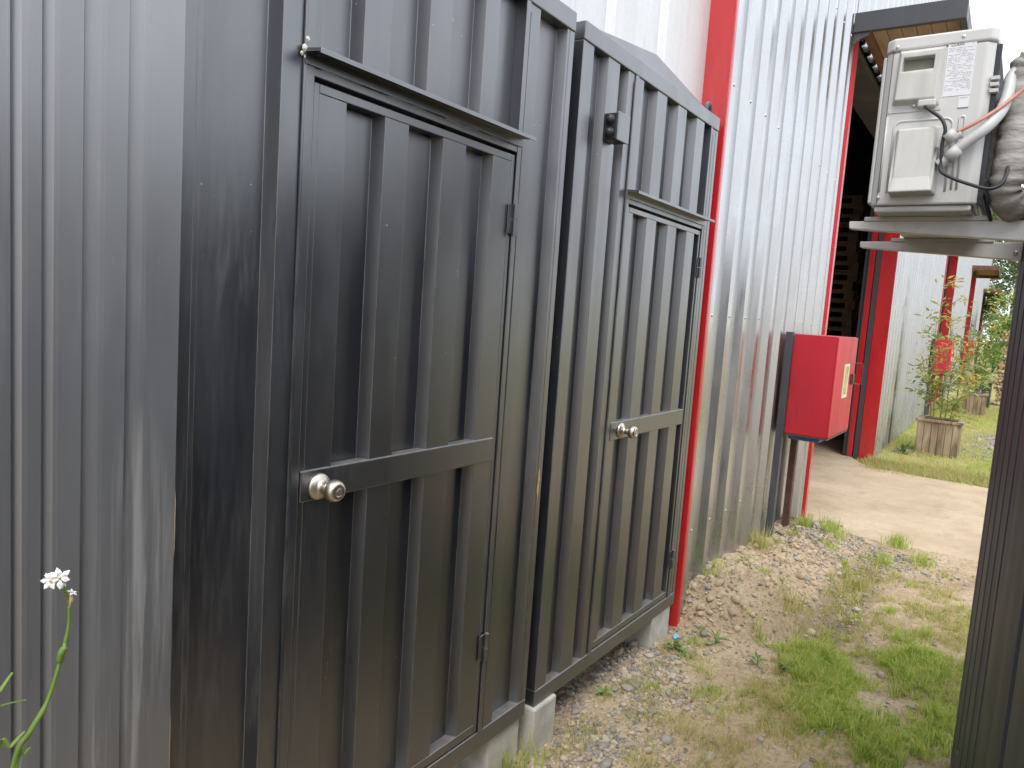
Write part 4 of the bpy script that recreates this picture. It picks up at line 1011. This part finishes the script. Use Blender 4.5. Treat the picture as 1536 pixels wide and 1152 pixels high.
def flower(c, r_, nrm, n, mat, seed):
    rnd = random.Random(seed); nrm = Vector(nrm).normalized(); u = nrm.orthogonal().normalized(); w_ = nrm.cross(u); m = MB(); c = Vector(c); a0 = rnd.uniform(0, 6)
    for k in range(n):
        a = a0+2*math.pi*k/n+rnd.gauss(0, .1); d = (u*math.cos(a)+w_*math.sin(a)+nrm*rnd.uniform(.0, .35)).normalized(); s_ = d.cross(nrm).normalized(); l = r_*rnd.uniform(.85, 1.1); ww = r_*.27
        m.add([c, c+d*l*.35+s_*ww*.7, c+d*l*.7+s_*ww, c+d*l*.88+s_*ww*.55-nrm*r_*.08, c+d*l*1.12-nrm*r_*.16, c+d*l*.88-s_*ww*.55-nrm*r_*.08, c+d*l*.7-s_*ww, c+d*l*.35-s_*ww*.7, c+d*l*.5+nrm*r_*.10],
              [(0, 1, 8), (1, 2, 8), (2, 3, 8), (3, 4, 8), (4, 5, 8), (5, 6, 8), (6, 7, 8), (7, 0, 8)])
    f = m.build('flower', mat, fl, recalc=False)
    MB().lathe(c, nrm, [(r_*.10, 0), (r_*.13, r_*.2), (.0005, r_*.32)], 8).build('flower_centre', 'petal_old', f)
cam_d = (.8, -.3, .3)
flower(PXp(89, 867, fx+.012), .0150, cam_d, 6, 'petal', 1); flower(PXp(76, 871, fx+.006), .0130, (.7, -.7, .3), 6, 'petal', 2)
flower(PXp(83, 864, fx-.004), .0125, (.4, .1, .9), 6, 'petal', 3); flower(PXp(95, 873, fx-.002), .0115, (.6, .7, .2), 5, 'petal', 5)
flower(PXp(81, 876, fx+.010), .0090, (.7, -.2, -.3), 5, 'petal_old', 4); flower(PXp(108, 889, fx), .0085, (.3, .3, .9), 5, 'petal', 6)
MB().tube([PXp(104, 908, fx), PXp(106, 900, fx), PXp(107, 891, fx)], [.0022, .0042, .0025], 7).build('bud', 'petal_old', fl)
def blade(P, wd, mat='stem_green'):
    P = smooth_path(P); n = len(P); m = MB(); V = []; F = []
    for i, p in enumerate(P):
        t = i/(n-1); ww = wd*(1-t**2.2)+.0004; V += [p+Vector((.3, .9, 0)).normalized()*ww, p+Vector((.004, 0, 0)), p-Vector((.3, .9, 0)).normalized()*ww]
    for i in range(n-1): F += [(3*i, 3*i+1, 3*i+4, 3*i+3), (3*i+1, 3*i+2, 3*i+5, 3*i+4)]
    m.add(V, F).build('leaf', mat, fl, recalc=False)
blade([(.31, .35, -.02), (.31, .34, .6), PXp(-30, 1090, .28), PXp(0, 1036, .27), PXp(18, 1008, .26)], .005)
blade([(.31, .37, -.02), (.31, .37, .6), PXp(-10, 1150, .27), PXp(15, 1120, .27), PXp(36, 1096, .26)], .006)
blade([(.30, .36, -.02), (.30, .33, .7), PXp(-40, 1080, .27), PXp(0, 1058, .26), PXp(38, 1049, .25)], .003)
blade([(.29, .38, .8), PXp(24, 1146, .25), PXp(35, 1130, .25), PXp(45, 1120, .25)], .0035)
blade([(.33, .33, -.02), (.34, .31, .5), (.33, .27, .95)], .007)
blade([(.28, .34, -.02), (.24, .33, .5), (.2, .3, .85)], .007)

SC.render.engine = 'CYCLES'
